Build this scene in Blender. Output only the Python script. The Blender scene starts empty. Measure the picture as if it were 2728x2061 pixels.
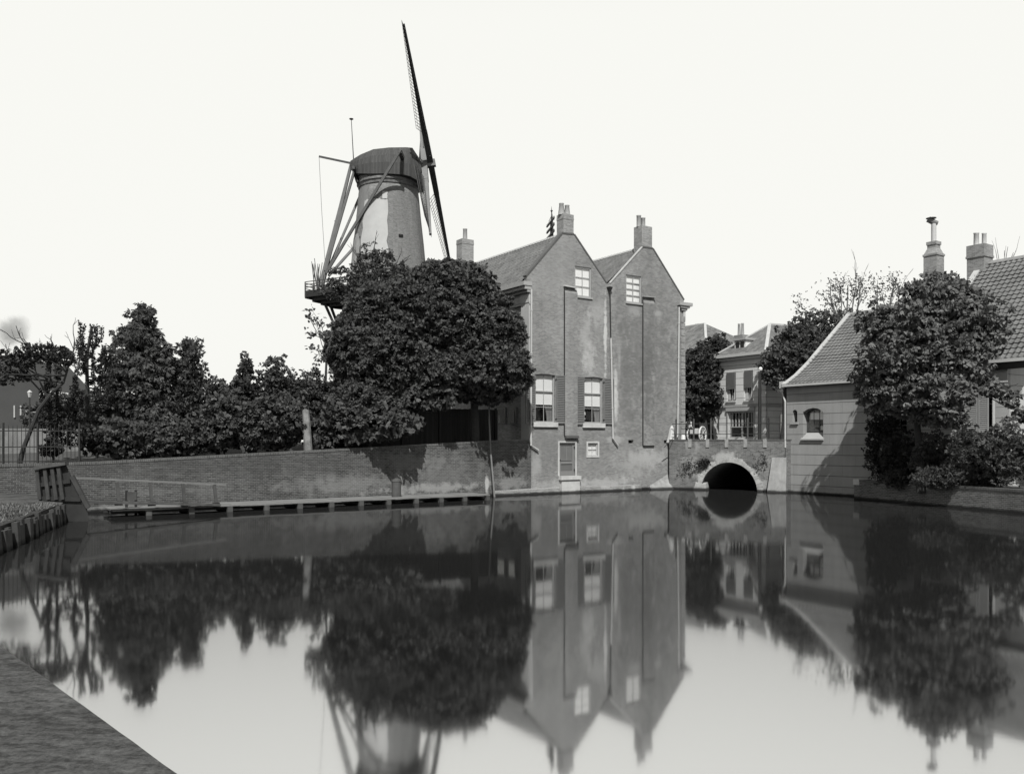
import bpy, math, random
import numpy as np
from mathutils import Vector, Matrix
from mathutils.geometry import tessellate_polygon
random.seed(7)
R = math.radians
sc = bpy.context.scene
col = sc.collection
# ------------------------------------------------------------------ camera
CAMZ = 3.2; FPX = 2250.0; CX = 1364.0; HY = 1176.0
cd = bpy.data.cameras.new('camera'); cam = bpy.data.objects.new('camera', cd); col.objects.link(cam)
cam.location = (0, 0, CAMZ); cam.rotation_euler = (R(90), 0, 0)
cd.sensor_width = 36; cd.lens = 36 * FPX / 2728; cd.shift_y = 145.5 / 2728
cd.clip_start = .1; cd.clip_end = 6000
sc.camera = cam
# ------------------------------------------------------------------ sky, sun, exposure
SUN_EL, SUN_D = 51.0, Vector((.03, -.985))          # to-sun direction in plan
w = bpy.data.worlds.new('World'); sc.world = w; w.use_nodes = True
nt = w.node_tree; nt.nodes.clear()
sky = nt.nodes.new('ShaderNodeTexSky'); sky.sky_type = 'NISHITA'; sky.sun_disc = False
sky.sun_elevation = R(SUN_EL); sky.sun_rotation = math.atan2(SUN_D.x, SUN_D.y); sky.dust_density = 4
sep = nt.nodes.new('ShaderNodeSeparateColor')        # blue-sensitive plate: only the blue light of the sky counts
mr = nt.nodes.new('ShaderNodeMapRange'); mr.inputs[1].default_value = 0; mr.inputs[2].default_value = 30
mr.inputs[3].default_value = 6.9; mr.inputs[4].default_value = 8.1; mr.clamp = True
cmb = nt.nodes.new('ShaderNodeMix'); cmb.data_type = 'RGBA'; cmb.blend_type = 'MULTIPLY'; cmb.inputs[0].default_value = 1
cmb.inputs[7].default_value = (1, 1, .955, 1)
tcw = nt.nodes.new('ShaderNodeTexCoord'); sxz = nt.nodes.new('ShaderNodeSeparateXYZ'); nt.links.new(tcw.outputs[0], sxz.inputs[0])   # hazy sky: pale low down, darker overhead
mz0 = nt.nodes.new('ShaderNodeMapRange'); mz0.interpolation_type = 'SMOOTHSTEP'; mz0.inputs[1].default_value = .44; mz0.inputs[2].default_value = .8; mz0.inputs[3].default_value = 1.0; mz0.inputs[4].default_value = .2
nt.links.new(sxz.outputs[2], mz0.inputs[0]); mlt = nt.nodes.new('ShaderNodeMath'); mlt.operation = 'MULTIPLY'; nt.links.new(mz0.outputs[0], mlt.inputs[1])
bg = nt.nodes.new('ShaderNodeBackground'); bg.inputs[1].default_value = .1
wo = nt.nodes.new('ShaderNodeOutputWorld')
nt.links.new(sky.outputs[0], sep.inputs[0]); nt.links.new(sep.outputs[2], mr.inputs[0])
nt.links.new(mr.outputs[0], mlt.inputs[0]); nt.links.new(mlt.outputs[0], cmb.inputs[6]); nt.links.new(cmb.outputs[2], bg.inputs[0]); nt.links.new(bg.outputs[0], wo.inputs[0])
ld = bpy.data.lights.new('sun', 'SUN'); ld.energy = 5.0; ld.angle = R(.55); ld.color = (1, 1, .965)
sun = bpy.data.objects.new('sun', ld); col.objects.link(sun)
ce = math.cos(R(SUN_EL)); s2 = SUN_D.normalized()
sun.rotation_euler = Vector((s2.x * ce, s2.y * ce, math.sin(R(SUN_EL)))).to_track_quat('Z', 'Y').to_euler()
sc.view_settings.view_transform = 'Standard'; sc.view_settings.look = 'None'
sc.view_settings.exposure = 0.42; sc.view_settings.gamma = 1
sc.cycles.max_bounces = 6; sc.cycles.transparent_max_bounces = 12; sc.cycles.volume_bounces = 1
sc.cycles.caustics_reflective = False; sc.cycles.caustics_refractive = False
sc.cycles.use_denoising = True

# ------------------------------------------------------------------ pixel <-> world
def P(px, py, Y): return Vector(((px - CX) / FPX * Y, Y, CAMZ + (HY - py) / FPX * Y))
def ZY(py, Y): return CAMZ + (HY - py) / FPX * Y
class Fr:
    """vertical plane frame: u along it, w behind it, z up"""
    def __init__(s, ox, oy, ang):
        s.o = Vector((ox, oy)); a = R(ang)
        s.U = Vector((math.cos(a), math.sin(a))); s.W = Vector((-math.sin(a), math.cos(a)))
    def p(s, u, w, z):
        q = s.o + s.U * u + s.W * w
        return Vector((q.x, q.y, z))
    def hit(s, px, py, w=0.0):
        a = (px - CX) / FPX; b = (HY - py) / FPX
        t = (w + s.o.dot(s.W)) / (a * s.W.x + s.W.y)
        return ((Vector((t * a, t)) - s.o).dot(s.U), CAMZ + b * t)
    def off(s): return s.o.dot(s.U)
F = Fr(1.17, 51.5, 34)            # gabled front and quay wall
V = Fr(17.4, 53.5, -56)           # plastered house wall
BR = Fr(10.95, 57.3, -31.5)       # bridge
def wallY(px):
    u, z = F.hit(px, HY); return F.p(u, 0, 0).y

# ------------------------------------------------------------------ mesh builder
class MB:
    def __init__(s): s.v = []; s.f = []; s.m = []; s.cur = 0
    def add(s, pts, faces):
        b = len(s.v); s.v += [tuple(p) for p in pts]; s.f += [tuple(i + b for i in f) for f in faces]; s.m += [s.cur] * len(faces)
        return s
    def quad(s, a, b, c, d): return s.add([a, b, c, d], [(0, 1, 2, 3)])
    def hexa(s, p):   # 8 points, bottom 4 then top 4
        return s.add(p, [(3, 2, 1, 0), (4, 5, 6, 7), (0, 1, 5, 4), (1, 2, 6, 5), (2, 3, 7, 6), (3, 0, 4, 7)])
    def box(s, fr, u0, u1, w0, w1, z0, z1):
        return s.hexa([fr.p(u0, w0, z0), fr.p(u1, w0, z0), fr.p(u1, w1, z0), fr.p(u0, w1, z0),
                       fr.p(u0, w0, z1), fr.p(u1, w0, z1), fr.p(u1, w1, z1), fr.p(u0, w1, z1)])
    def beam(s, a, b, w, h, up=Vector((0, 0, 1)), w2=None, h2=None):
        a = Vector(a); b = Vector(b); d = (b - a).normalized(); x = d.cross(up)
        if x.length < 1e-4: x = d.cross(Vector((1, 0, 0)))
        x.normalize(); y = x.cross(d); w2 = w2 or w; h2 = h2 or h
        return s.hexa([a - x * w / 2 - y * h / 2, a + x * w / 2 - y * h / 2, b + x * w2 / 2 - y * h2 / 2, b - x * w2 / 2 - y * h2 / 2,
                       a - x * w / 2 + y * h / 2, a + x * w / 2 + y * h / 2, b + x * w2 / 2 + y * h2 / 2, b - x * w2 / 2 + y * h2 / 2])
    def tube(s, pts, rad, n=6, cap=True):
        pts = [Vector(p) for p in pts]
        if not hasattr(rad, '__len__'): rad = [rad] * len(pts)
        ring = []; px = None
        for i, p in enumerate(pts):
            d = (pts[min(i + 1, len(pts) - 1)] - pts[max(i - 1, 0)]).normalized()
            x = (px - d * px.dot(d)) if px is not None else d.cross(Vector((0, 0, 1)) if abs(d.z) < .9 else Vector((1, 0, 0)))
            x.normalize(); px = x; y = d.cross(x)
            ring.append([p + (x * math.cos(2 * math.pi * k / n) + y * math.sin(2 * math.pi * k / n)) * rad[i] for k in range(n)])
        V_ = [q for r in ring for q in r]; f = []
        for i in range(len(pts) - 1):
            for k in range(n):
                f.append((i * n + k, i * n + (k + 1) % n, (i + 1) * n + (k + 1) % n, (i + 1) * n + k))
        if cap: f.append(tuple(range(n - 1, -1, -1))); f.append(tuple((len(pts) - 1) * n + k for k in range(n)))
        return s.add(V_, f)
    def lathe(s, c, prof, n=24, a0=0, a1=2 * math.pi, cap=True):
        """prof: (r, z) list around vertical axis at c(x, y)"""
        full = abs(a1 - a0 - 2 * math.pi) < 1e-6; m = n if full else n + 1
        V_ = []; f = []
        for r, z in prof:
            for k in range(m):
                t = a0 + (a1 - a0) * k / n; V_.append((c[0] + r * math.cos(t), c[1] + r * math.sin(t), z))
        for i in range(len(prof) - 1):
            for k in range(n):
                k2 = (k + 1) % m if full else k + 1
                f.append((i * m + k, i * m + k2, (i + 1) * m + k2, (i + 1) * m + k))
        if cap and full: f.append(tuple(range(m - 1, -1, -1))); f.append(tuple((len(prof) - 1) * m + k for k in range(m)))
        return s.add(V_, f)
    def prism(s, poly, dv):
        """polygon of 3d points extruded by vector dv"""
        n = len(poly); dv = Vector(dv); poly = [Vector(p) for p in poly]
        tris = tessellate_polygon([poly])
        pts = poly + [p + dv for p in poly]
        return s.add(pts, [tuple(t) for t in tris] + [tuple(i + n for i in reversed(t)) for t in tris] + [(i, (i + 1) % n, (i + 1) % n + n, i + n) for i in range(n)])
    def wall(s, fr, outline, holes=(), w=0.0, depth=.3, mat_reveal=None):
        """sheet in plane w with real openings and reveals going back by depth"""
        loops = [[Vector((u, z, 0)) for u, z in L] for L in [outline] + list(holes)]
        tris = tessellate_polygon(loops); flat = [q for L in loops for q in L]
        pts = [fr.p(q.x, w, q.y) for q in flat]; ff = []
        for t in tris:
            a, b, c = (flat[i] for i in t)
            if (b - a).cross(c - a).z < 0: t = (t[0], t[2], t[1])
            ff.append(tuple(t))
        s.add(pts, ff)
        cur = s.cur
        if mat_reveal is not None: s.cur = mat_reveal
        for L in loops:
            n = len(L)
            for i in range(n):
                a, b = L[i], L[(i + 1) % n]
                s.quad(fr.p(a.x, w, a.y), fr.p(b.x, w, b.y), fr.p(b.x, w + depth, b.y), fr.p(a.x, w + depth, a.y))
        s.cur = cur
        return s
    def build(s, name, mats, parent=None, smooth=False, base=None):
        me = bpy.data.meshes.new(name); o = bpy.data.objects.new(name, me); col.objects.link(o)
        v = np.array(s.v, dtype=np.float64).reshape(-1, 3)
        if parent is not None: org = WORLD[parent.name]; o.parent = parent
        elif base is not None: org = Vector(base)
        else: mn = v.min(0); mx = v.max(0); org = Vector(((mn[0] + mx[0]) / 2, (mn[1] + mx[1]) / 2, mn[2]))
        if parent is None: o.location = org
        WORLD[o.name] = Vector(org)
        loc = v - np.array(org)
        me.from_pydata([tuple(q) for q in loc], [], s.f)
        mats = mats if isinstance(mats, (list, tuple)) else [mats]
        for m in mats: me.materials.append(m)
        if len(mats) > 1: me.polygons.foreach_set('material_index', s.m)
        if smooth: me.polygons.foreach_set('use_smooth', [True] * len(s.f))
        uv = me.uv_layers.new(name='uv'); data = np.zeros((len(me.loops), 2))
        li = 0
        for f in s.f:
            a = v[f[0]]; n = np.zeros(3)
            for i in range(1, len(f) - 1): n += np.cross(v[f[i]] - a, v[f[i + 1]] - a)
            L = np.linalg.norm(n); n = n / L if L > 1e-12 else np.array([0, 0, 1.])
            if n[2] < 0 and abs(n[2]) > .05: n = -n
            if abs(n[2]) > .92: t = np.array([1., 0, 0]); b = np.array([0, 1., 0])
            else:
                t = np.array([-n[1], n[0], 0]); t /= np.linalg.norm(t); b = np.cross(n, t)
            for i in f: data[li] = (v[i].dot(t), v[i].dot(b)); li += 1
        uv.data.foreach_set('uv', data.ravel())
        me.update(); return o
WORLD = {}
def thing(name, base, label, cat, group=None, kind=None):
    o = bpy.data.objects.new(name, None); col.objects.link(o); o.location = base; WORLD[o.name] = Vector(base)
    o.empty_display_size = .3
    return tag(o, label, cat, group, kind)
def tag(o, label=None, cat=None, group=None, kind=None):
    if label: o['label'] = label
    if cat: o['category'] = cat
    if group: o['group'] = group
    if kind: o['kind'] = kind
    return o

# ------------------------------------------------------------------ materials
class NT:
    def __init__(s, name):
        s.m = bpy.data.materials.new(name); s.m.use_nodes = True; s.t = s.m.node_tree; s.t.nodes.clear()
        s.out = s.t.nodes.new('ShaderNodeOutputMaterial')
    def n(s, typ, ins=None, **kw):
        x = s.t.nodes.new('ShaderNode' + typ)
        for k, v_ in kw.items(): setattr(x, k, v_)
        for k, v_ in (ins or {}).items():
            if isinstance(v_, bpy.types.NodeSocket): s.t.links.new(v_, x.inputs[k])
            else: x.inputs[k].default_value = v_
        return x
    def math(s, op, a, b=0.0, c=None, clamp=False):
        d = {0: a, 1: b}
        if c is not None: d[2] = c
        return s.n('Math', d, operation=op, use_clamp=clamp).outputs[0]
    def noise(s, vec, scale, detail=4, rough=.55):
        return s.n('TexNoise', {'Vector': vec, 'Scale': scale, 'Detail': detail, 'Roughness': rough}).outputs[0]
    def scaled(s, vec, sx, sy, sz):
        return s.n('Vectormath' if False else 'VectorMath', {0: vec, 1: (sx, sy, sz)}, operation='MULTIPLY').outputs[0]
    def finish(s, val, rough=.85, bump=None, bs=.3, bd=.02, spec=.3, extra=None):
        c = s.n('CombineColor', {0: val, 1: val, 2: val}) if isinstance(val, bpy.types.NodeSocket) else None
        ins = {'Roughness': rough, 'Specular IOR Level': spec}
        if c: ins['Base Color'] = c.outputs[0]
        else: ins['Base Color'] = (val, val, val, 1)
        if bump is not None: ins['Normal'] = s.n('Bump', {'Height': bump, 'Strength': bs, 'Distance': bd}).outputs[0]
        b = s.n('BsdfPrincipled', ins); s.t.links.new(b.outputs[0], s.out.inputs[0]); return s.m
    def pos(s): return s.n('NewGeometry').outputs['Position']
    def uv(s): return s.n('TexCoord').outputs['UV']
    def wet(s, v_):
        """dark algae band at the water line"""
        p = s.pos(); z = s.n('SeparateXYZ', {0: p}).outputs[2]; nn = s.noise(p, 2.5, 4)
        k = s.n('MapRange', {0: s.math('ADD', z, s.math('MULTIPLY', s.math('SUBTRACT', nn, .5), .14)), 1: .07, 2: .17, 3: .09, 4: 1.0}).outputs[0]
        return s.math('MULTIPLY', v_, k)

GA = .72
def plain(name, c, rough=.8, var=.35, sc_=1.2, bs=.35, streak=0.0, spec=.3, wet=False):
    c *= GA
    t = NT(name); p = t.pos()
    n1 = t.noise(p, sc_, 5); n2 = t.noise(p, sc_ * 14, 4)
    v_ = t.math('ADD', t.math('MULTIPLY', t.math('SUBTRACT', n1, .5), 2 * var), t.math('MULTIPLY', t.math('SUBTRACT', n2, .5), var * 1.3))
    if streak:
        n3 = t.noise(t.scaled(p, 3, 3, .35), 1.6, 4); v_ = t.math('ADD', v_, t.math('MULTIPLY', t.math('SUBTRACT', n3, .55), 2 * streak))
    v_ = t.math('MULTIPLY', t.math('MAXIMUM', t.math('ADD', v_, 1), .25), c)
    if wet: v_ = t.wet(v_)
    return t.finish(v_, rough, n2, bs, spec=spec)

def stain_nodes(t, v_, uvv, stains, noise):
    for (u0, z0, ru, rz, target, amt) in stains:
        d = t.n('VectorMath', {0: uvv, 1: (u0, z0, 0)}, operation='SUBTRACT').outputs[0]
        d = t.scaled(d, 1 / ru, 1 / rz, 0)
        L = t.n('VectorMath', {0: d}, operation='LENGTH').outputs[1]
        m = t.math('SUBTRACT', t.math('ADD', 1.0, t.math('MULTIPLY', t.math('SUBTRACT', noise, .5), 3.2)), L)
        m = t.math('MULTIPLY', t.math('MULTIPLY', m, 1.6, clamp=True), amt, clamp=True)
        v_ = t.math('ADD', t.math('MULTIPLY', v_, t.math('SUBTRACT', 1.0, m)), t.math('MULTIPLY', m, target))
    return v_

def brick(name, c, mort=.45, var=.35, bw=.23, bh=.075, stains=(), lowmoss=None, blotch=.3, bs=.6, course=0.0, wet=False):
    c *= GA; mort *= GA; stains = [(*q[:4], q[4] * GA, q[5]) for q in stains]
    t = NT(name); uvv = t.uv()
    br = t.n('TexBrick', {'Vector': uvv, 'Color1': (c * (1 - var), ) * 3 + (1,), 'Color2': (c * (1 + var), ) * 3 + (1,), 'Mortar': (mort, mort, mort, 1),
                          'Scale': 1.0, 'Mortar Size': .008, 'Mortar Smooth': .3, 'Bias': 0.0, 'Brick Width': bw, 'Row Height': bh})
    bwv = t.n('RGBToBW', {0: br.outputs[0]}).outputs[0]
    n1 = t.noise(uvv, .45, 6, .6); n2 = t.noise(uvv, 4.5, 5, .7); n3 = t.noise(t.scaled(uvv, 1, .16, 1), 1.1, 4); n4 = t.noise(uvv, 22, 2)
    k = t.math('ADD', 1.0, t.math('MULTIPLY', t.math('SUBTRACT', n1, .5), 2 * blotch))
    k = t.math('ADD', k, t.math('MULTIPLY', t.math('SUBTRACT', n2, .5), 1.1 * blotch))
    k = t.math('ADD', k, t.math('MULTIPLY', t.math('SUBTRACT', n3, .5), 1.5 * blotch))
    k = t.math('ADD', k, t.math('MULTIPLY', t.math('SUBTRACT', n4, .5), .9))
    if course:   # uneven rows: some courses darker all along
        n5 = t.noise(t.scaled(uvv, .06, 1, 1), 6.5, 3, .8); k = t.math('ADD', k, t.math('MULTIPLY', t.math('SUBTRACT', n5, .5), course))
    v_ = t.math('MULTIPLY', bwv, t.math('MAXIMUM', k, .3))
    if stains: v_ = stain_nodes(t, v_, uvv, stains, t.noise(uvv, 1.7, 7, .68))
    if wet: v_ = t.wet(v_)
    return t.finish(v_, .9, t.math('ADD', t.math('MULTIPLY', br.outputs[1], -1.0), t.math('MULTIPLY', n4, .7)), bs, .012)

def plaster(name, c, block_u=1.6, block_z=.62, line=.35, var=.12, stains=(), zoff=0.0):
    c *= GA; stains = [(*q[:4], q[4] * GA, q[5]) for q in stains]
    t = NT(name); uvv = t.uv()
    sh = t.n('VectorMath', {0: uvv, 1: (0, zoff, 0)}, operation='ADD').outputs[0]
    br = t.n('TexBrick', {'Vector': sh, 'Color1': (c,) * 3 + (1,), 'Color2': (c * 1.04,) * 3 + (1,), 'Mortar': (c * .8,) * 3 + (1,), 'Scale': 1.0,
                          'Mortar Size': .012, 'Mortar Smooth': .2, 'Brick Width': block_u, 'Row Height': block_z})
    bwv = t.n('RGBToBW', {0: br.outputs[0]}).outputs[0]
    n1 = t.noise(uvv, .6, 6); n2 = t.noise(uvv, 12, 3); n3 = t.noise(t.scaled(uvv, 2.5, .2, 1), 1, 4)
    k = t.math('ADD', 1.0, t.math('MULTIPLY', t.math('SUBTRACT', n1, .5), 3 * var))
    k = t.math('ADD', k, t.math('MULTIPLY', t.math('SUBTRACT', n2, .5), 1.4 * var)); k = t.math('ADD', k, t.math('MULTIPLY', t.math('SUBTRACT', n3, .5), 2.4 * var))
    fz = t.math('FRACT', t.math('ADD', t.math('DIVIDE', t.n('SeparateXYZ', {0: sh}).outputs[1], block_z), t.math('MULTIPLY', t.noise(uvv, .8, 2), .04)))
    ln = t.n('MapRange', {0: t.math('ABSOLUTE', t.math('SUBTRACT', fz, .5)), 1: .46, 2: .485, 3: 1.0, 4: line}).outputs[0]
    v_ = t.math('MULTIPLY', t.math('MULTIPLY', bwv, ln), k)
    if stains: v_ = stain_nodes(t, v_, uvv, stains, t.noise(uvv, 1.9, 6, .7))
    v_ = t.wet(v_)
    return t.finish(v_, .85, t.math('ADD', t.math('MULTIPLY', br.outputs[1], -1.0), t.math('MULTIPLY', n2, .25)), .5, .015)

def boards(name, c, wdt=.16, var=.35, rough=.8, horiz=False, gap=.35):
    c *= GA
    t = NT(name); uvv = t.uv()
    if horiz: uvv = t.n('Mapping', {'Vector': uvv, 'Rotation': (0, 0, R(90))}).outputs[0]
    u = t.math('DIVIDE', t.n('SeparateXYZ', {0: uvv}).outputs[0], wdt)
    fr = t.math('FRACT', u); cell = t.math('FLOOR', u)
    rnd = t.n('TexWhiteNoise', {'W': cell}, noise_dimensions='1D').outputs[0]
    edge = t.math('LESS_THAN', t.math('ABSOLUTE', t.math('SUBTRACT', fr, .5)), .45)
    gr = t.noise(t.scaled(uvv, 14, 1.1, 1), 1.5, 5)
    k = t.math('ADD', 1 - var, t.math('MULTIPLY', rnd, 2 * var)); k = t.math('ADD', k, t.math('MULTIPLY', t.math('SUBTRACT', gr, .5), .9))
    k = t.math('MULTIPLY', t.math('MAXIMUM', k, .2), t.math('ADD', gap, t.math('MULTIPLY', edge, 1 - gap)))
    return t.finish(t.math('MULTIPLY', k, c), rough, gr, .4, .02)

def leafmat(name, c, spread=.5, trans=.25):
    c *= GA; spread *= .7
    t = NT(name); rnd = t.n('NewGeometry').outputs['Random Per Island']; n1 = t.noise(t.pos(), .9, 3)
    k = t.math('ADD', 1 - spread, t.math('MULTIPLY', rnd, 2 * spread)); k = t.math('MULTIPLY', k, t.math('ADD', .6, t.math('MULTIPLY', n1, .8)))
    v_ = t.math('MULTIPLY', k, c)
    cc = t.n('CombineColor', {0: v_, 1: v_, 2: v_}).outputs[0]
    b = t.n('BsdfPrincipled', {'Base Color': cc, 'Roughness': .6, 'Specular IOR Level': .2})
    tr = t.n('BsdfTranslucent', {'Color': cc}); mx = t.n('MixShader', {0: trans, 1: b.outputs[0], 2: tr.outputs[0]})
    t.t.links.new(mx.outputs[0], t.out.inputs[0]); return t.m

def glassmat(name, fac=.18, dark=None):
    t = NT(name)
    g = t.n('BsdfGlossy', {'Color': (.9, .9, .88, 1), 'Roughness': .03})
    a = t.n('BsdfTransparent') if dark is None else t.n('BsdfDiffuse', {'Color': (dark, dark, dark, 1)})
    mx = t.n('MixShader', {0: fac, 1: a.outputs[0], 2: g.outputs[0]}); t.t.links.new(mx.outputs[0], t.out.inputs[0]); return t.m

fo = F.off()
def fs(px, py, rpx, rpy, target, amt):
    u, z = F.hit(px, py); u2, _ = F.hit(px + rpx, py); _, z2 = F.hit(px, py - rpy)
    return (u + fo, z, abs(u2 - u), abs(z2 - z), target, amt)
m_front = brick('facade_brick', .225, .34, .24, blotch=.34, bs=.7, wet=True, stains=[
    fs(1480, 700, 95, 160, .34, .35), fs(1715, 900, 95, 260, .13, .4), fs(1450, 1200, 160, 60, .12, .35), fs(1592, 830, 26, 50, .5, .4), fs(1560, 900, 18, 90, .50, .4), fs(1570, 960, 20, 60, .55, .5),
    fs(1613, 905, 5, 140, .62, .85), fs(1640, 1050, 9, 90, .66, .9), fs(1650, 960, 5, 60, .5, .4), fs(1630, 800, 10, 60, .45, .3),
    fs(1690, 830, 22, 18, .42, .5), fs(1752, 835, 12, 10, .48, .5), fs(1725, 1000, 20, 190, .1, .45), fs(1668, 1010, 32, 200, .13, .35), fs(1770, 960, 34, 120, .13, .25), fs(1780, 740, 12, 50, .34, .2),
    fs(1700, 1230, 75, 45, .42, .6), fs(1740, 1215, 70, 30, .5, .45), fs(1640, 1170, 24, 12, .5, .55), fs(1480, 1290, 90, 14, .42, .5), fs(1600, 1285, 110, 16, .5, .6),
    fs(1430, 1240, 16, 60, .46, .5), fs(1560, 800, 60, 20, .2, .35), fs(1450, 1180, 30, 40, .2, .3), fs(1590, 1308, 260, 5, .03, .9)])
m_quay = brick('quay_brick', .068, .2, .4, blotch=.5, course=1.3, bs=1.0, bh=.085, wet=True, stains=[
    fs(560, 1310, 60, 34, .2, .3), fs(420, 1310, 130, 10, .24, .3), fs(940, 1290, 190, 34, .3, .4), fs(600, 1240, 500, 40, .05, .35), fs(1180, 1270, 120, 60, .22, .4),
    fs(1160, 1300, 150, 16, .42, .55), fs(1090, 1230, 120, 40, .24, .35), fs(1297, 1290, 6, 30, .6, .8), fs(300, 1350, 120, 8, .4, .4),
    fs(1360, 1285, 60, 25, .35, .5), fs(700, 1356, 800, 5, .03, .8)])
m_bridge = brick('bridge_brick', .17, .26, .3, blotch=.5, stains=[])
m_brick2 = brick('chimney_brick', .26, .36, .25, blotch=.35)
m_tower = brick('tower_brick', .17, .24, .25, blotch=.25)
m_rightquay = brick('low_quay_brick', .11, .26, .35, blotch=.4, course=1.1, bh=.085, wet=True)
m_farbrick = brick('far_brick', .12, .16, .2)
m_pl = plaster('grey_plaster', .27, 1.7, .62, .4, stains=[])
m_plw = plaster('white_plaster', .5, 1.9, .52, .55, .16)
m_white = plain('white_paint', .78, .5, .06); m_cream = plain('cream_paint', .5, .6, .12); m_frame = plain('frame_paint', .36, .6, .12)
m_lead = plain('pale_lead', .5, .6, .2); m_dark = plain('dark_iron', .03, .5, .2); m_black = plain('black_void', .008, .9, 0)
m_stone = plain('pale_stone', .52, .8, .35, 2.5, wet=True); m_capst = plain('dark_coping', .1, .8, .3)
m_shut = plain('shutter_paint', .17, .6, .15, 2); m_doorp = plain('door_paint', .13, .6, .12)
m_tile = plain('roof_pantile', .12, .7, .8, 1.6, .5); m_tile2 = plain('red_pantile', .14, .6, .5, 1.3, .4)
m_ridge = plain('ridge_mortar', .45, .8, .3, 3)
m_deck = plain('weathered_deck', .18, .85, .3, 1.2); m_timber = plain('tarred_timber', .022, .7, .5, 3, streak=.2); m_wood = plain('grey_timber', .075, .8, .5, 3, streak=.4)
m_dkwood = plain('dark_wet_wood', .045, .8, .6, 3, streak=.4, wet=True)
m_pale = plain('weathered_pale_wood', .17, .8, .3, 2)
m_bark = plain('bark', .035, .9, .4, 5); m_barkp = plain('pale_bark', .16, .9, .3, 5)
m_capb = boards('cap_boards', .058, .16, .2); m_plast2 = plain('mill_plaster', .44, .85, .16, 1.2); m_darkb = boards('dark_fence_boards', .028, .18, .4)
m_bark_d = plain('cement', .3, .8, .45, 2, streak=.3, wet=True)
m_bank = plain('dry_bank', .06, .95, 1.3, 1.8); m_soil = plain('soil', .06, .95, .4); m_street = plain('cobble_street', .22, .9, .2)
m_far = plain('far_wall', .06, .9, .15); m_farroof = plain('far_roof', .06, .8, .15)
m_leaf = leafmat('chestnut_leaf', .1, .35, .35); m_leaf2 = leafmat('shrub_leaf', .1, .5, .35); m_leaf3 = leafmat('dark_leaf', .035, .4); m_leaf4 = leafmat('fine_leaf', .095, .4, .4); m_leaffar = leafmat('hazed_leaf', .125, .35, .4)  # last leaf is paler: haze over far trees put into its colour
m_leafr = leafmat('sunny_chestnut_leaf', .15, .5)  # lit copy of the chestnut leaf, sun highlights put into a paler colour
m_glass = glassmat('glass', .14); m_dglass = glassmat('dark_glass', .25, .012)
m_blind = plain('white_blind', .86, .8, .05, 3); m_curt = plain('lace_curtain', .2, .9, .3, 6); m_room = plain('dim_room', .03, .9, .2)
m_cloth = plain('dark_cloth', .025, .9, .2, 6); m_skin = plain('skin', .38, .6, .05, 6); m_shirt = plain('shirt', .7, .8, .05, 6)

# foreground stone
t = NT('weathered_slab'); p = t.pos()
rot = t.n('Mapping', {'Vector': p, 'Rotation': (0, 0, R(8))}).outputs[0]
st = t.noise(t.scaled(rot, 2.2, 6, 1), 2.6, 10, .78); n2 = t.noise(p, 30, 4); n1 = t.noise(p, 1.3, 4); n2 = t.math('ADD', n2, t.math('MULTIPLY', t.math('SUBTRACT', t.noise(p, 90, 3, .8), .5), .8))
v_ = t.math('ADD', t.math('ADD', .036, t.math('MULTIPLY', t.math('SUBTRACT', st, .5), .2)), t.math('MULTIPLY', t.math('SUBTRACT', n2, .5), .1))
v_ = t.math('MULTIPLY', t.math('MAXIMUM', t.math('ADD', v_, t.math('MULTIPLY', t.math('SUBTRACT', n1, .5), .05)), .012), 1.3)
m_slab = t.finish(v_, .85, t.math('ADD', st, t.math('MULTIPLY', n2, .5)), 1.0, .02)

# water
t = NT('still_water'); p = t.pos()
nz = t.noise(t.scaled(p, 1, .35, 1), .8, 3); nf = t.noise(p, 9, 3)
h = t.math('ADD', nz, t.math('MULTIPLY', nf, .05))
bp = t.n('Bump', {'Height': h, 'Strength': .035, 'Distance': .03}).outputs[0]
fr_ = t.n('MapRange', {0: t.n('Fresnel', {'IOR': 1.33}).outputs[0], 1: .12, 2: .36, 3: .72, 4: .43}).outputs[0]
rg = t.n('MapRange', {0: t.noise(t.scaled(p, .5, 1.2, 1), .35, 5, .6), 1: .35, 2: .68, 3: .042, 4: .065}).outputs[0]
gl = t.n('BsdfGlossy', {'Color': (.97, .97, .97, 1), 'Roughness': rg, 'Normal': bp}); df = t.n('BsdfDiffuse', {'Color': (.012, .012, .012, 1)})
mx = t.n('MixShader', {0: fr_, 1: df.outputs[0], 2: gl.outputs[0]}); t.t.links.new(mx.outputs[0], t.out.inputs[0]); m_water = t.m

# ------------------------------------------------------------------ setting
mb = MB(); mb.quad((-2500, -300, 0), (2500, -300, 0), (2500, 2500, 0), (-2500, 2500, 0)); tag(mb.build('water', m_water, base=(0, 0, 0)), kind='structure')
def sheet(name, pts, mat, skirt=0):
    mb = MB(); pts = [Vector(q) for q in pts]
    tr = tessellate_polygon([[Vector((q.x, q.y, 0)) for q in pts]]); ff = []
    for t_ in tr:
        a, b, c = (pts[i] for i in t_)
        if (b - a).cross(c - a).z < 0: t_ = (t_[0], t_[2], t_[1])
        ff.append(tuple(t_))
    mb.add(pts, ff)
    if skirt:
        n = len(pts)
        for i in range(n):
            a, b = pts[i], pts[(i + 1) % n]; mb.quad(a - Vector((0, 0, skirt)), b - Vector((0, 0, skirt)), b, a)
    return tag(mb.build(name, mat, base=(0, 0, 0)), kind='structure')
qy = Fr(19.4, 47.2, math.degrees(math.atan2(-9.2, 3.1)))     # low quay on the far right
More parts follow.
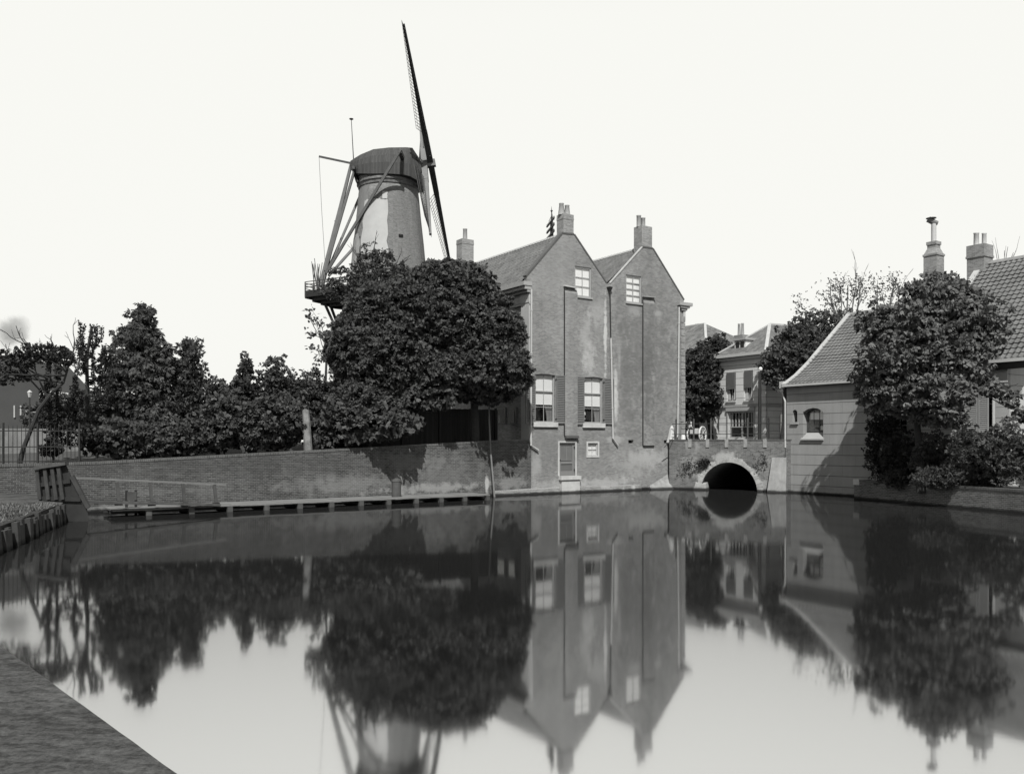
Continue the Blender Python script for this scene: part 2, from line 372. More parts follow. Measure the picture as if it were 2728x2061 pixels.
gp = [F.p(-70, .5, 2.0), F.p(-25, .5, 2.08), F.p(-14, .5, 2.45), F.p(-3, .5, 3.0), F.p(0, .5, 3.1), F.p(13.3, .5, 3.12), BR.p(.4, .4, 3.12), BR.p(7.7, .4, 3.12),
      V.p(.3, .3, 3.1), V.p(18, .3, 3.0), Vector((60, 20, 3)), Vector((2400, 20, 3)), Vector((2400, 2400, 3)), Vector((-2400, 2400, 2)), Vector((-2400, 10, 2))]
sheet('ground', gp, m_soil, 0)
sp = [F.p(13.35, .6, 3.13), BR.p(.5, .45, 3.13), BR.p(7.6, .45, 3.13), V.p(-.3, .4, 3.13), V.p(-.3, 14, 3.13), Vector((45, 110, 3.13)), Vector((5, 110, 3.13)), F.p(13.35, 20, 3.13)]
sheet('street', sp, m_street)
gd = [qy.p(0, .3, .95), qy.p(9.7, .3, 1.0), qy.p(26, .3, 1.0), Vector((60, 20, 1.0)), V.p(18, 0.1, 1.0), V.p(4.8, 0.1, .95)]
sheet('garden_soil', gd, m_soil)
bk = [Vector((-12.5, 17, .62)), Vector((-15.7, 26.3, .62)), Vector((-17.6, 32.8, .68)), Vector((-18.9, 36.2, .9)), Vector((-21, 35.2, 1.05)), Vector((-30, 29, 1.1)), Vector((-60, 5, 1.1)), Vector((-30, 0, .9))]
sheet('bank', bk, m_bank, 1)

# foreground parapet slab
def slabp(px, py, dh=1.2): Y = FPX * dh / (py - HY); return Vector(((px - CX) / FPX * Y, Y, CAMZ - dh))
e0, e1 = slabp(-240, 1543), slabp(640, 2183)
poly = [e0]
for k in range(1, 40):
    q = e0.lerp(e1, k / 40); poly.append(q + Vector((random.uniform(-.002, .002), random.uniform(-.002, .002), 0)))
poly += [e1, Vector((-1.2, .3, 2)), Vector((-9, .3, 2)), Vector((-9, 8, 2))]
mb = MB(); mb.prism([Vector((q.x, q.y, 1.82)) for q in poly], (0, 0, .18)); mb.prism([Vector((q.x - .07, q.y - .07, -1)) for q in poly], (0, 0, 2.8))
tag(mb.build('parapet_wall', m_slab), 'thick weathered stone slab top of the wall nearest to the viewer', 'wall')

# ------------------------------------------------------------------ pantile roof
def pantiles(mb, fr, u0, u1, prof, tw=.25, th=.34, wave=.035, lip=.045, seg=4):
    prof = [Vector((a, b)) for a, b in prof]; seglen = [(prof[i + 1] - prof[i]).length for i in range(len(prof) - 1)]; tot = sum(seglen)
    nr = max(2, round(tot / th)); nc = max(2, round((u1 - u0) / tw)); N = nc * seg
    def at(d):
        for i, L in enumerate(seglen):
            if d <= L or i == len(seglen) - 1:
                a, b = prof[i], prof[i + 1]; q = a.lerp(b, d / L); n = Vector((-(b - a).y, (b - a).x)).normalized(); return q, n
            d -= L
    pts = []; fc = []
    for r in range(nr):
        jl = lip * random.uniform(.8, 1.25)
        q0, n0 = at(tot * r / nr); q1, n1 = at(tot * (r + 1) / nr)
        b = len(pts)
        for k, (q, n, l) in enumerate(((q0, n0, 0), (q0, n0, jl), (q1, n1, .008))):
            for i in range(N + 1):
                ph = i / seg; hgt = l + (wave * (.5 + .5 * math.cos(2 * math.pi * ph)) ** 1.3 if k else 0)
                sag = .012 * math.sin(ph * .35 + r * .2)
                c = q + n * (hgt + sag); pts.append(fr.p(u0 + (u1 - u0) * i / N, c.x, c.y))
        for k in range(2):
            for i in range(N):
                a0 = b + k * (N + 1) + i; fc.append((a0, a0 + 1, a0 + N + 2, a0 + N + 1))
    mb.add(pts, fc)

def chimney(parent, fr, u0, u1, w0, w1, z0, z1, mat, pots=(), capz=.3, name='chimney', taper=None, stone=None, pj=.05):
    mb = MB(); mb.box(fr, u0, u1, w0, w1, z0, z1 - capz)
    if pj: mb.box(fr, u0 - pj, u1 + pj, w0 - pj, w1 + pj, z1 - capz, z1 - capz + .12)
    mb.box(fr, u0 - pj * .4, u1 + pj * .4, w0 - pj * .4, w1 + pj * .4, z1 - capz + (.12 if pj else 0), z1)
    c = mb.build(name, mat, parent)
    for (u, w_, r0, r1, h) in pots:
        q = fr.p(u, w_, 0); pm = MB(); pm.lathe((q.x, q.y), [(r0, z1 - .02), (r1, z1 + h - .08), (r1 * 1.12, z1 + h - .06), (r1 * 1.12, z1 + h), (r1 * .8, z1 + h), (r1 * .8, z1 + h - .3)], 14, cap=False)
        pm.build('chimney_pot', stone or m_frame, c, smooth=True)
    return c

def rect(fr, x0, x1, y0, y1, w_=0.0):
    """pixel rectangle -> (u0,u1,z0,z1) in the frame; mid-height/width used for perspective"""
    xm, ym = (x0 + x1) / 2, (y0 + y1) / 2
    return fr.hit(x0, ym, w_)[0], fr.hit(x1, ym, w_)[0], fr.hit(xm, y1, w_)[1], fr.hit(xm, y0, w_)[1]

def window(parent, fr, r, cols, rows, w_=.12, frame=.07, bar=.03, mat=None, glass=None, mid=None, blind=None, curtain=False, back=None, jamb=0, vbars=None):
    """r=(u0,u1,z0,z1) opening; returns window part with glass, blind, curtains"""
    u0, u1, z0, z1 = r; mat = mat or m_cream; mb = MB()
    mb.box(fr, u0, u0 + frame, w_, w_ + .1, z0, z1); mb.box(fr, u1 - frame, u1, w_, w_ + .1, z0, z1)
    mb.box(fr, u0 + frame, u1 - frame, w_, w_ + .1, z1 - frame, z1); mb.box(fr, u0 + frame, u1 - frame, w_, w_ + .1, z0, z0 + frame)
    a0, a1, b0, b1 = u0 + frame, u1 - frame, z0 + frame, z1 - frame
    mids = [] if mid is None else [mid]
    for m_ in mids: mb.box(fr, a0, a1, w_ - .01, w_ + .07, m_ - .035, m_ + .035)
    for i in range(1, cols):
        u = a0 + (a1 - a0) * i / cols; mb.box(fr, u - bar / 2, u + bar / 2, w_ + .02, w_ + .055, b0, b1)
    rl = [b0 + (b1 - b0) * i / rows for i in range(1, rows)] if not isinstance(rows, (list, tuple)) else rows
    for z in rl: mb.box(fr, a0, a1, w_ + .021, w_ + .054, z - bar / 2, z + bar / 2)
    wd = mb.build('window', mat, parent)
    g = MB(); g.quad(fr.p(a0, w_ + .045, b0), fr.p(a1, w_ + .045, b0), fr.p(a1, w_ + .045, b1), fr.p(a0, w_ + .045, b1)); g.build('glass_pane', glass or m_glass, wd)
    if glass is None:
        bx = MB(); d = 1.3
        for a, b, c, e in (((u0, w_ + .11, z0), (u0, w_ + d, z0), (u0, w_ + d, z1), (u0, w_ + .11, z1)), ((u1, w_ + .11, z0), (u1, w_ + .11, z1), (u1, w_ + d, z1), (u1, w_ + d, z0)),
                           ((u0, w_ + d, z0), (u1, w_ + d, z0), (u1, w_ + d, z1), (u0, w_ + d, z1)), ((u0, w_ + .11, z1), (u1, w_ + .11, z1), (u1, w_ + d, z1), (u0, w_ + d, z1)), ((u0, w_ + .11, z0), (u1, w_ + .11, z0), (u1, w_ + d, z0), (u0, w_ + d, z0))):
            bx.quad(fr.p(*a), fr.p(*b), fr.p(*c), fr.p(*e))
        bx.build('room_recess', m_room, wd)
    if blind is not None:
        bl = MB(); N = 10
        bl.box(fr, a0 + .01, a1 - .01, w_ + .08, w_ + .085, blind, b1); bl.box(fr, a0 + .01, a1 - .01, w_ + .075, w_ + .1, blind - .03, blind); bl.build('blind', m_blind, wd)
    if curtain:
        for sgn in (0, 1):
            c = MB(); N = 14; pts = []; zt = (blind if blind is not None else b1)
            for k in range(2):
                for j in range(5):
                    tt = j / 4; z = zt + (b0 - zt) * tt
                    wdt = (a1 - a0) * (.2 - .14 * math.sin(tt * 1.9)) if not sgn else (a1 - a0) * (.42 - .16 * math.sin(tt * 1.7))
                    if k == 0:
                        for i in range(N + 1):
                            x = i / N * wdt; u = a0 + x if not sgn else a1 - x
                            pts.append(fr.p(u, w_ + .14 + .025 * math.sin(i * 1.9), z))
            f = [(j * (N + 1) + i, j * (N + 1) + i + 1, (j + 1) * (N + 1) + i + 1, (j + 1) * (N + 1) + i) for j in range(4) for i in range(N)]
            c.add(pts, f); c.build('curtain', m_curt, wd)
    return wd

def sill(parent, fr, u0, u1, z0, z1, out=.12, mat=None):
    mb = MB(); mb.box(fr, u0, u1, -out, .12, z0, z1); return mb.build('window_sill', mat or m_stone, parent)

# ------------------------------------------------------------------ double-gabled brick house
hb = F.p(6, 3, 0)
H = thing('brick_house', hb, 'tall brick house with two pointed gables rising straight from the water', 'house')
g = {}
gpx = [(1399, 736), (1499, 622.7), (1529, 625.7), (1615, 755), (1625, 755), (1711.6, 658.6), (1738.6, 663), (1821.5, 800), (1821.5, 828)]
gu = [F.hit(*q) for q in gpx]
uL = 0.0; uR = F.hit(1821, 900)[0]
ql = F.hit(1399, 736)
outline = [(uL, -1.2), (uR, -1.2), (uR, gu[7][1] - .35), (gu[7][0], gu[7][1])] + [gu[i] for i in (6, 5, 4, 3, 2, 1)] + [(-.32, ql[1]), (-.32, ql[1] - .35), (uL, ql[1] - .6)]
W1 = rect(F, 1425, 1479, 996, 1125); W2 = rect(F, 1556, 1606, 1004, 1127)
A1 = rect(F, 1531, 1575.5, 711, 791); A2 = rect(F, 1667.6, 1708.6, 734, 807)
DR = rect(F, 1490, 1532, 1179, 1267); CW = rect(F, 1566, 1592, 1180, 1213)
V1 = rect(F, 1674, 1688, 1172, 1180); V2 = rect(F, 1769, 1782, 1172, 1180)
def rp(r, arch=0):
    u0, u1, z0, z1 = r
    if arch: return [(u0, z0), (u1, z0), (u1, z1 - arch), ((u0 * .25 + u1 * .75), z1 - arch * .25), ((u0 + u1) / 2, z1), ((u0 * .75 + u1 * .25), z1 - arch * .25), (u0, z1 - arch)]
    return [(u0, z0), (u1, z0), (u1, z1), (u0, z1)]
mb = MB(); mb.wall(F, outline, [rp(W1, .05), rp(W2, .05), rp(A1), rp(A2), rp(DR), rp(CW), rp(V1), rp(V2)], depth=.28)
mb.build('facade', m_front, H)
for r in (V1, V2):
    mb = MB(); mb.quad(F.p(r[0] - .05, .28, r[2] - .05), F.p(r[1] + .05, .28, r[2] - .05), F.p(r[1] + .05, .28, r[3] + .05), F.p(r[0] - .05, .28, r[3] + .05)); mb.build('vent_backing', m_black, H)
# side walls, back
eaveL = ql[1] - .75; DW = 12.3
mb = MB(); mb.quad(F.p(0, DW, 0), F.p(0, .0, 0), F.p(0, .0, eaveL), F.p(0, DW, eaveL)); mb.quad(F.p(uR, .0, 0), F.p(uR, DW, 0), F.p(uR, DW, gu[7][1] - .3), F.p(uR, .0, gu[7][1] - .3))
mb.wall(F, [(0, 0), (uR, 0), (uR, gu[7][1] - .4)] + [(gu[i][0], gu[i][1] - .2) for i in (6, 5, 4, 3, 2, 1)] + [(0, eaveL)], w=DW, depth=.1)
mb.build('side_wall', m_brick2, H)
# copings along the gable slopes
mb = MB(); seq = [(-.34, ql[1])] + [gu[i] for i in (1, 2, 3)]
def cope(mb, a, b, t_=.1, w0=-.03, w1=.33):
    d = Vector((b[0] - a[0], b[1] - a[1])).normalized(); n = Vector((-d.y, d.x))
    if n.y < 0: n = -n
    q = [F.p(a[0], w0, a[1]), F.p(b[0], w0, b[1]), F.p(b[0], w1, b[1]), F.p(a[0], w1, a[1])]
    o = (F.U * n.x * t_); o = Vector((o.x, o.y, n.y * t_)); mb.hexa(q + [k + o for k in q])
for i in range(len(seq) - 1): cope(mb, seq[i], seq[i + 1])
mb.build('gable_coping', m_capst, H); mb = MB()
seq = [gu[i] for i in (4, 5, 6, 7)]
for i in range(1, len(seq) - 1): cope(mb, seq[i], seq[i + 1])
mb.build('gable_coping', m_capst, H)
mb = MB(); cope(mb, gu[4], gu[5], .06, -.04, .12); mb.build('verge_flashing', m_ridge, H)
mb = MB()
for (a, b) in ((0, 1), (1, 2)):        # brick braiding line just under the coping
    pass
# roofs
rf = Fr(F.p(0, 0, 0).x, F.p(0, 0, 0).y, -56)      # u' = toward viewer, w' = along facade U
ridgeL = ((gu[1][0] + gu[2][0]) / 2, (gu[1][1] + gu[2][1]) / 2 + .05); ridgeR = ((gu[5][0] + gu[6][0]) / 2, (gu[5][1] + gu[6][1]) / 2 + .05)
valley = ((gu[3][0] + gu[4][0]) / 2, gu[3][1] - .12)
mb = MB(); pantiles(mb, rf, -DW, -.33, [(-.45, ql[1] - .32), (ridgeL[0], ridgeL[1])], .34, .36, .075, .022); mb.build('roof', m_tile, H)
mb = MB(); pantiles(mb, rf, -DW, -.33, [(valley[0], valley[1]), (ridgeR[0], ridgeR[1] )], .34, .36, .075, .022); mb.build('roof', m_tile, H)
mb = MB()
mb.quad(rf.p(-DW, ridgeL[0], ridgeL[1]), rf.p(-.33, ridgeL[0], ridgeL[1]), rf.p(-.33, valley[0], valley[1]), rf.p(-DW, valley[0], valley[1]))
mb.quad(rf.p(-DW, ridgeR[0], ridgeR[1]), rf.p(-.33, ridgeR[0], ridgeR[1]), rf.p(-.33, uR + .1, gu[7][1] - .1), rf.p(-DW, uR + .1, gu[7][1] - .1)); mb.build('roof', m_tile, H)
for rg in (ridgeL, ridgeR):
    mb = MB(); n = 36
    for k in range(n):
        a = -DW + (DW - .35) * k / n; b = -DW + (DW - .35) * (k + 1.06) / n
        mb.tube([rf.p(a, rg[0], rg[1] + .0 + random.uniform(-.01, .01)), rf.p(b, rg[0], rg[1] + .03)], [.13, .15], 8)
    mb.build('ridge_tile', m_ridge, H)
# projecting chimney breasts
def breast(x0, x1, ytop, ybot, out=.11):
    u0, u1, z0, z1 = rect(F, x0, x1, ytop, ybot); mb = MB()
    mb.hexa([F.p(u0, -out, z0), F.p(u1, -out, z0), F.p(u1, .0, z0), F.p(u0, .0, z0), F.p(u0, -out, z1 - .25), F.p(u1, -out, z1 - .25), F.p(u1, -.01, z1), F.p(u0, -.01, z1)])
    return mb.build('chimney_breast', m_front, H), (u0, u1, z0, z1)
_, b1 = breast(1503, 1536, 770, 1160); _, b2 = breast(1712, 1741, 798, 1186)
mb = MB(); mb.box(F, b1[0] + .02, b1[1] + .05, -.2, -.0, b1[2] - .16, b1[2] - .0); mb.build('corbel', m_capst, H)
for b_ in (b1, b2):
    mb = MB(); mb.box(F, b_[0] - .032, b_[0] - .003, -.075, .0, b_[2] - .02, b_[3] - .02); mb.build('breast_shade', m_dark, H)  # dark strip standing in for the step shade at the breast's left edge
mb = MB(); mb.box(F, b2[0], b2[1], -.1, .0, b2[2] - .05, b2[2] - .003); mb.build('breast_shade', m_dark, H)  # dark strip standing in for the shade under the breast
a_ = F.hit(1500, 762); b_ = F.hit(1532, 768); mb = MB(); mb.beam(F.p(a_[0], -.1, a_[1]), F.p(b_[0], -.1, b_[1]), .24, .07); mb.build('lead_flashing', m_lead, H)
a_ = F.hit(1710, 790); b_ = F.hit(1742, 793); mb = MB(); mb.beam(F.p(a_[0], -.09, a_[1]), F.p(b_[0], -.09, b_[1]), .2, .05); mb.build('lead_flashing', m_frame, H)
# windows
for r, zb, md in ((W1, 1076, 1042), (W2, 1081, 1048)):
    xm = 1450 if r is W1 else 1580
    zb_ = F.hit(xm, zb)[1]; zm = F.hit(xm, md)[1]
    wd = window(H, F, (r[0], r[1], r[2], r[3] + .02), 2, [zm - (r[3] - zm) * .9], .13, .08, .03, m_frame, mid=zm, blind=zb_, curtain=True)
s1 = rect(F, 1419.5, 1484, 1124.5, 1137); s2_ = rect(F, 1551, 1610, 1127, 1139)
sill(H, F, *s1); sill(H, F, *s2_)
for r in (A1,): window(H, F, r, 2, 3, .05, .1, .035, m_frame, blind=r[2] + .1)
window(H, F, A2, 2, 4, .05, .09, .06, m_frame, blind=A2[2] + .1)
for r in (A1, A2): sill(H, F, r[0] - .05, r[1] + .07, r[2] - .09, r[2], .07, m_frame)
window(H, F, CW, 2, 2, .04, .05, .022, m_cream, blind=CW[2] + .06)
mb = MB()   # surrounds of cellar window and door
for (r, tW, dz) in ((CW, .12, 1), (DR, .11, 0)):
    u0, u1, z0, z1 = r
    mb.box(F, u0 - tW, u0 - .003, -.035, .1, z0 - (tW if dz else 0), z1 + tW); mb.box(F, u1 + .003, u1 + tW, -.035, .1, z0 - (tW if dz else 0), z1 + tW)
    mb.box(F, u0, u1, -.033, .1, z1 + .003, z1 + tW - .002)
    if dz: mb.box(F, u0, u1, -.033, .1, z0 - tW, z0 - .003)
mb.build('stone_surround', m_stone, H)
u0, u1, z0, z1 = DR
mb = MB(); mb.box(F, u0, u1, .12, .17, z0, z1)
dz = z1 - z0
D = mb.build('door', m_doorp, H)
mb = MB()
a0, a1 = u0 + .2, u1 - .2; l0, l1 = z0 + dz * .46, z0 + dz * .9
n = 13; um = (a0 + a1) / 2
for c0, c1 in ((a0, um - .03), (um + .03, a1)):
    for k in range(n):
        z = l0 + (l1 - l0) * (k + .5) / n
        mb.hexa([F.p(c0, .085, z - .03), F.p(c1, .085, z - .03), F.p(c1, .12, z + .03), F.p(c0, .12, z + .03), F.p(c0, .085, z - .018), F.p(c1, .085, z - .018), F.p(c1, .12, z + .042), F.p(c0, .12, z + .042)])
mb.build('louvre', m_shut, D)
mb = MB()
for (p0, p1, q0, q1) in ((u0, u0 + .17, z0, z1), (u1 - .17, u1, z0, z1), (u0 + .17, u1 - .17, z1 - .17, z1), (u0 + .17, u1 - .17, z0, z0 + .3), (u0 + .17, u1 - .17, z0 + dz * .36, z0 + dz * .44), (um - .03, um + .03, l0, l1)):
    mb.box(F, p0, p1, .08, .118, q0, q1)
mb.build('door_rail', plain('door_rail_paint', .2, .6, .12), D)
mb = MB(); mb.tube([F.p(u0 + .1, .07, z0 + 1), F.p(u0 + .1, .02, z0 + 1)], .03, 8); mb.build('knob', m_dark, D)
for zz in (z0 + .3, z1 - .35): mb = MB(); mb.box(F, u1 - .04, u1 + .05, .0, .1, zz, zz + .12); mb.build('hinge', m_dark, D)
mb = MB(); st_ = rect(F, 1488, 1541, 1267, 1277); mb.box(F, st_[0], st_[1], -.3, .1, st_[2], st_[3]); mb.box(F, st_[0] + .1, st_[1] - .05, -.22, .1, -.5, st_[2]); mb.build('doorstep', m_stone, H)
# shutters
def shutter(x0, x1, y0, y1):
    u0, u1, z0, z1 = rect(F, x0, x1, y0, y1); mb = MB(); b = .07
    mb.box(F, u0, u0 + b, -.09, -.03, z0, z1); mb.box(F, u1 - b, u1, -.09, -.03, z0, z1)
    for z in (z0, z1 - b): mb.box(F, u0 + b, u1 - b, -.09, -.03, z, z + b)
    mb.box(F, u0 + b, u1 - b, -.034, -.028, z0 + b, z1 - b)
    s = mb.build('shutter', m_shut, H)
    sl = MB(); n = 26
    for k in range(n):
        z = z0 + b + (z1 - z0 - 2 * b) * k / n; hh = (z1 - z0 - 2 * b) / n
        sl.hexa([F.p(u0 + b, -.088, z), F.p(u1 - b, -.088, z), F.p(u1 - b, -.04, z + hh * .5), F.p(u0 + b, -.04, z + hh * .5),
                 F.p(u0 + b, -.088, z + hh * .3), F.p(u1 - b, -.088, z + hh * .3), F.p(u1 - b, -.04, z + hh * .75), F.p(u0 + b, -.04, z + hh * .75)])
    sl.build('slats', m_shut, s)
    for z in (z0 + .25, z1 - .3):
        hg = MB(); hg.box(F, u0 - .03 if x0 > 1450 and x0 not in (1530,) else u1 - .03, (u0 if x0 > 1450 and x0 not in (1530,) else u1) + .04, -.11, -.0, z, z + .06); hg.build('hinge', m_dark, s)
shutter(1399, 1425, 999, 1129); shutter(1480, 1508, 1000, 1128); shutter(1530, 1555, 1004, 1131); shutter(1607, 1634, 1008, 1130)
# downpipes
def pipe(pts, r=.05, w_=-.12, mat=None, hop=None, name='downpipe'):
    mb = MB(); q = [F.p(F.hit(x, y)[0], w_, F.hit(x, y)[1]) for x, y in pts]; mb.tube(q, r, 8)
    for i in range(len(q) - 1):
        n = int((q[i] - q[i + 1]).length // 2.2)
        for k in range(n):
            c = q[i].lerp(q[i + 1], (k + .5) / n); mb.tube([c, c + Vector((0, 0, .09))], r * 1.35, 8)
    o = mb.build(name, mat or m_lead, H, smooth=False)
    if hop:
        h = MB(); u, z = F.hit(*hop); c = F.p(u, w_, 0); h.lathe((c.x, c.y), [(.05, z - .45), (.07, z - .3), (.19, z - .05), (.21, z)], 4); h.build('hopper', m_dark, o)
    return o
pipe([(1622, 772), (1624, 900)], .04, mat=m_dark, hop=(1621, 765)); pipe([(1624.3, 901), (1627, 1010), (1630, 1168), (1643, 1186)], .055)
pipe([(1413, 772), (1412, 1000), (1411.5, 1186), (1431, 1199)], .06); pipe([(1806, 818), (1804, 1000), (1802, 1160), (1791, 1178), (1791, 1192)], .055)
# left cornice + side pilaster/entablature, with windows of the side wall
S = rf    # side wall frame: u' from -DW..0, w' positive into the house; wall plane w'=0
cz = ql[1] - .42
mb = MB(); mb.box(S, -DW, .1, -.62, .0, cz - .12, cz + .12); mb.box(S, -DW, .06, -.5, .0, cz - .34, cz - .12); mb.box(S, -DW, .03, -.3, .0, cz - .5, cz - .34); mb.build('cornice', m_frame, H)
mb = MB(); mb.box(S, -1.0, -.05, -.12, .0, cz - 1.1, cz - .5); mb.box(S, -DW, -.05, -.09, .0, cz - 1.2, cz - 1.08); mb.box(S, -.95, -.1, -.1, .0, 3.2, cz - 1.2); mb.box(S, -DW, -1.0, -.06, .0, cz - 1.05, cz - .5)
mb.build('pilaster', m_cream, H)
for (x0, x1, y0, y1) in ((1322, 1347, 1085, 1130), (1353, 1376, 1085, 1130)):
    r = rect(S, x0, x1, y0, y1, -.06); mb = MB(); mb.box(S, r[0], r[1], -.08, -.005, r[2], r[3]); a = mb.build('window', m_shut, H)
    g2 = MB(); g2.box(S, r[0] + .15, r[1] - .15, -.09, -.081, r[2] + .1, r[3] - .1); g2.build('glass_pane', m_dglass, a)
# right cornice return and quoined corner
zc = F.hit(1820, 812)[1]
mb = MB(); mb.box(F, uR - .62, uR + .62, -.28, .3, zc - .08, zc + .14); mb.box(F, uR - .45, uR + .42, -.2, .3, zc - .24, zc - .08); mb.box(F, uR - .3, uR + .25, -.12, .3, zc - .4, zc - .24); mb.box(F, uR, uR + .62, .3, DW, zc - .08, zc + .14); mb.build('cornice', m_frame, H)
mb = MB(); mb.box(F, uR - .05, uR + .14, -.06, .5, zc - 1.1, zc - .4); mb.build('corner_capital', m_cream, H)
mb = MB(); z = 3.2; k = 0
while z < zc - 1.2:
    mb.box(F, uR - .28 - .02 * (k % 2), uR + .1, -.07, .4, z, z + .42); z += .46; k += 1
mb.build('quoin', m_brick2, H)
# chimneys
cl = rect(F, 1502, 1530, 567, 640)
chimney(H, F, cl[0], cl[1] - .03, .03, .73, gu[1][1] - 1.6, F.hit(1515, 570)[1], m_brick2, [(cl[0] + .12, .4, .22, .14, .72), (cl[0] + .55, .38, .21, .14, .66)], .34, pj=.015)
cr = rect(F, 1711, 1739, 600, 668)
chimney(H, F, cr[0], cr[1] - .03, .03, .83, gu[5][1] - 1.6, F.hit(1725, 602)[1], m_brick2, [(cr[0] + .1, .45, .15, .15, .75), (cr[0] + .5, .45, .15, .14, .65)], .1, pj=.0)
q = P(1239, 640, 62.6)
fc_ = Fr(q.x, q.y, 34); chimney(H, fc_, -.5, .5, -.4, .4, 13, q.z + .0, m_brick2, [(0, 0, .17, .15, .85)], .35, pj=.02)
# sloping masonry foot along the water
mb = MB()
def foot(x0, x1, ytop, out0, out1, zt0, zt1):
    u0 = F.hit(x0, 1290)[0]; u1 = F.hit(x1, 1290)[0]
    mb.hexa([F.p(u0, -out0, -.6), F.p(u1, -out1, -.6), F.p(u1, .02, -.6), F.p(u0, .02, -.6), F.p(u0, -out0 * .6, zt0 * .8), F.p(u1, -out1 * .6, zt1 * .8), F.p(u1, .02, zt1), F.p(u0, .02, zt0)])
foot(1310, 1488, 0, .35, .3, .3, .4); foot(1541, 1700, 0, .3, .5, .4, .35)
mb.build('masonry_foot', m_front, H)
ua = F.hit(1722, 1290)[0]; ub = uR + .3; um = F.hit(1790, 1290)[0]
mb = MB(); mb.hexa([F.p(ua, -.9, -.6), F.p(ub + .6, -1.1, -.6), F.p(ub, .02, -.6), F.p(ua, .02, -.6), F.p(ua, -.3, .25), F.p(ub + .3, -.9, .12), F.p(ub, .02, 1.1), F.p(um - .2, .02, 1.05)])
mb.build('sloping_buttress', m_bark_d, H)

# ------------------------------------------------------------------ plants on the sill: small pot between curtain and glass
u, z = F.hit(1563, 1122); c = F.p(u, .3, 0)
pt = thing('potted_plant', (c.x, c.y, z), 'small flowering plant in a white pot behind the glass of the shuttered window', 'plant')
mb = MB(); mb.lathe((c.x, c.y), [(.07, z), (.1, z + .16), (.115, z + .16), (.115, z + .2)], 12); mb.build('pot', m_white, pt, smooth=True)
mb = MB(); mb.tube([(c.x, c.y, z + .15), (c.x + .02, c.y, z + .45)], .015, 5); mb.tube([(c.x + .02, c.y, z + .42), (c.x + .02, c.y, z + .62)], [.11, .07], 8); mb.build('bloom', m_shirt, pt)

# ------------------------------------------------------------------ quay wall on the near side of the house
def wtop(u):
    pts = [(-80, 2.0), (-25, 2.22), (-20, 2.45), (-10, 2.9), (-2, 3.27), (0, 3.3)]
    for (a, b), (c, d) in zip(pts, pts[1:]):
        if a <= u <= c: return b + (d - b) * (u - a) / (c - a)
    return 3.3
mb = MB(); us = [-80, -60, -45, -35, -30, -27, -24, -20, -16, -12, -8, -5, -2, -.01]
for a, b in zip(us, us[1:]):
    za, zb = wtop(a) - .09, wtop(b) - .09
    mb.hexa([F.p(a, .0, -1), F.p(b, .0, -1), F.p(b, .5, -1), F.p(a, .5, -1), F.p(a, .0, za), F.p(b, .0, zb), F.p(b, .5, zb), F.p(a, .5, za)])
mb.cur = 1
for a, b in zip(us, us[1:]):
    n = max(1, int((b - a) / .1)); n = min(n, 60)
    za, zb = wtop(a), wtop(b)
    mb.hexa([F.p(a, -.02, za - .09), F.p(b, -.02, zb - .09), F.p(b, .52, zb - .09), F.p(a, .52, za - .09), F.p(a, -.02, za + .03), F.p(b, -.02, zb + .03), F.p(b, .52, zb + .03), F.p(a, .52, za + .03)])
m_rowlock = brick('rowlock_brick', .085, .2, .25, bw=.085, bh=.3)
tag(mb.build('quay_wall', [m_quay, m_rowlock]), 'long weathered brick quay wall below the garden trees, behind the wooden jetty', 'wall')
# thin pole leaning in the corner
mb = MB(); a = P(1303, 1110, 49.6); b = P(1318, 1330, 49.0); mb.tube([P(1303, 1085, 49.9), a, P(1307, 1200, 49.4), b, b + Vector((.05, 0, -.6))], [.05, .05, .05, .06, .06], 7)
tag(mb.build('mooring_pole', m_pale), 'thin pale pole leaning against the quay wall beside the house', 'pole')
# concrete pillar on the wall, colour mottled by noise
Y = wallY(835) + .25; a = P(822, 1195, Y); mb = MB()
mb.lathe((a.x, Y), [(.23, 2.5), (.22, 2.9), (.2, 4.2), (.175, 4.75), (.15, 4.85), (.06, 4.88)], 9)
for i, q in enumerate(mb.v): mb.v[i] = (q[0] - (q[2] - 2.4) * .06, q[1], q[2])
tag(mb.build('stone_pillar', plain('mottled_pillar', .2, .9, 1.2, 2)), 'pale mottled stone pillar standing on the quay wall among the bushes', 'pillar')

# ------------------------------------------------------------------ jetty
q = P(511, 1360, 37.6); J = Fr(q.x, q.y, 34)
jt = thing('jetty', J.p(5, .5, 0), 'low wooden jetty running along the foot of the brick quay wall', 'jetty')
ju0 = J.hit(300, 1360)[0]; ju1 = J.hit(1306, 1330)[0]
mb = MB(); n = 46; jw = 2.2
for k in range(n):
    a = ju0 + (ju1 - ju0) * k / n; b = ju0 + (ju1 - ju0) * (k + .985) / n; dz = random.uniform(-.012, .012)
    mb.box(J, a, b, 0, jw, .24 + dz, .3 + dz)
mb.build('deck', m_deck, jt)
mb = MB(); mb.box(J, ju0, ju1, .75, .9, .08, .23); mb.box(J, ju0 - .1, ju1 + .1, 1.6, 1.75, .08, .23); mb.build('bearer', m_timber, jt)
for px in (397, 511, 613, 711, 800, 884, 963, 1036, 1110, 1176, 1239, 1300):
    u = J.hit(px, 1350)[0]; mb = MB(); mb.box(J, u - .115, u + .115, -.04, .2, -1.2, .235); mb.build('post', m_wood, jt)
    mb = MB(); mb.box(J, u - .1, u + .1, .22, 2.0, -.02, .075); mb.build('cross_beam', m_timber, jt)
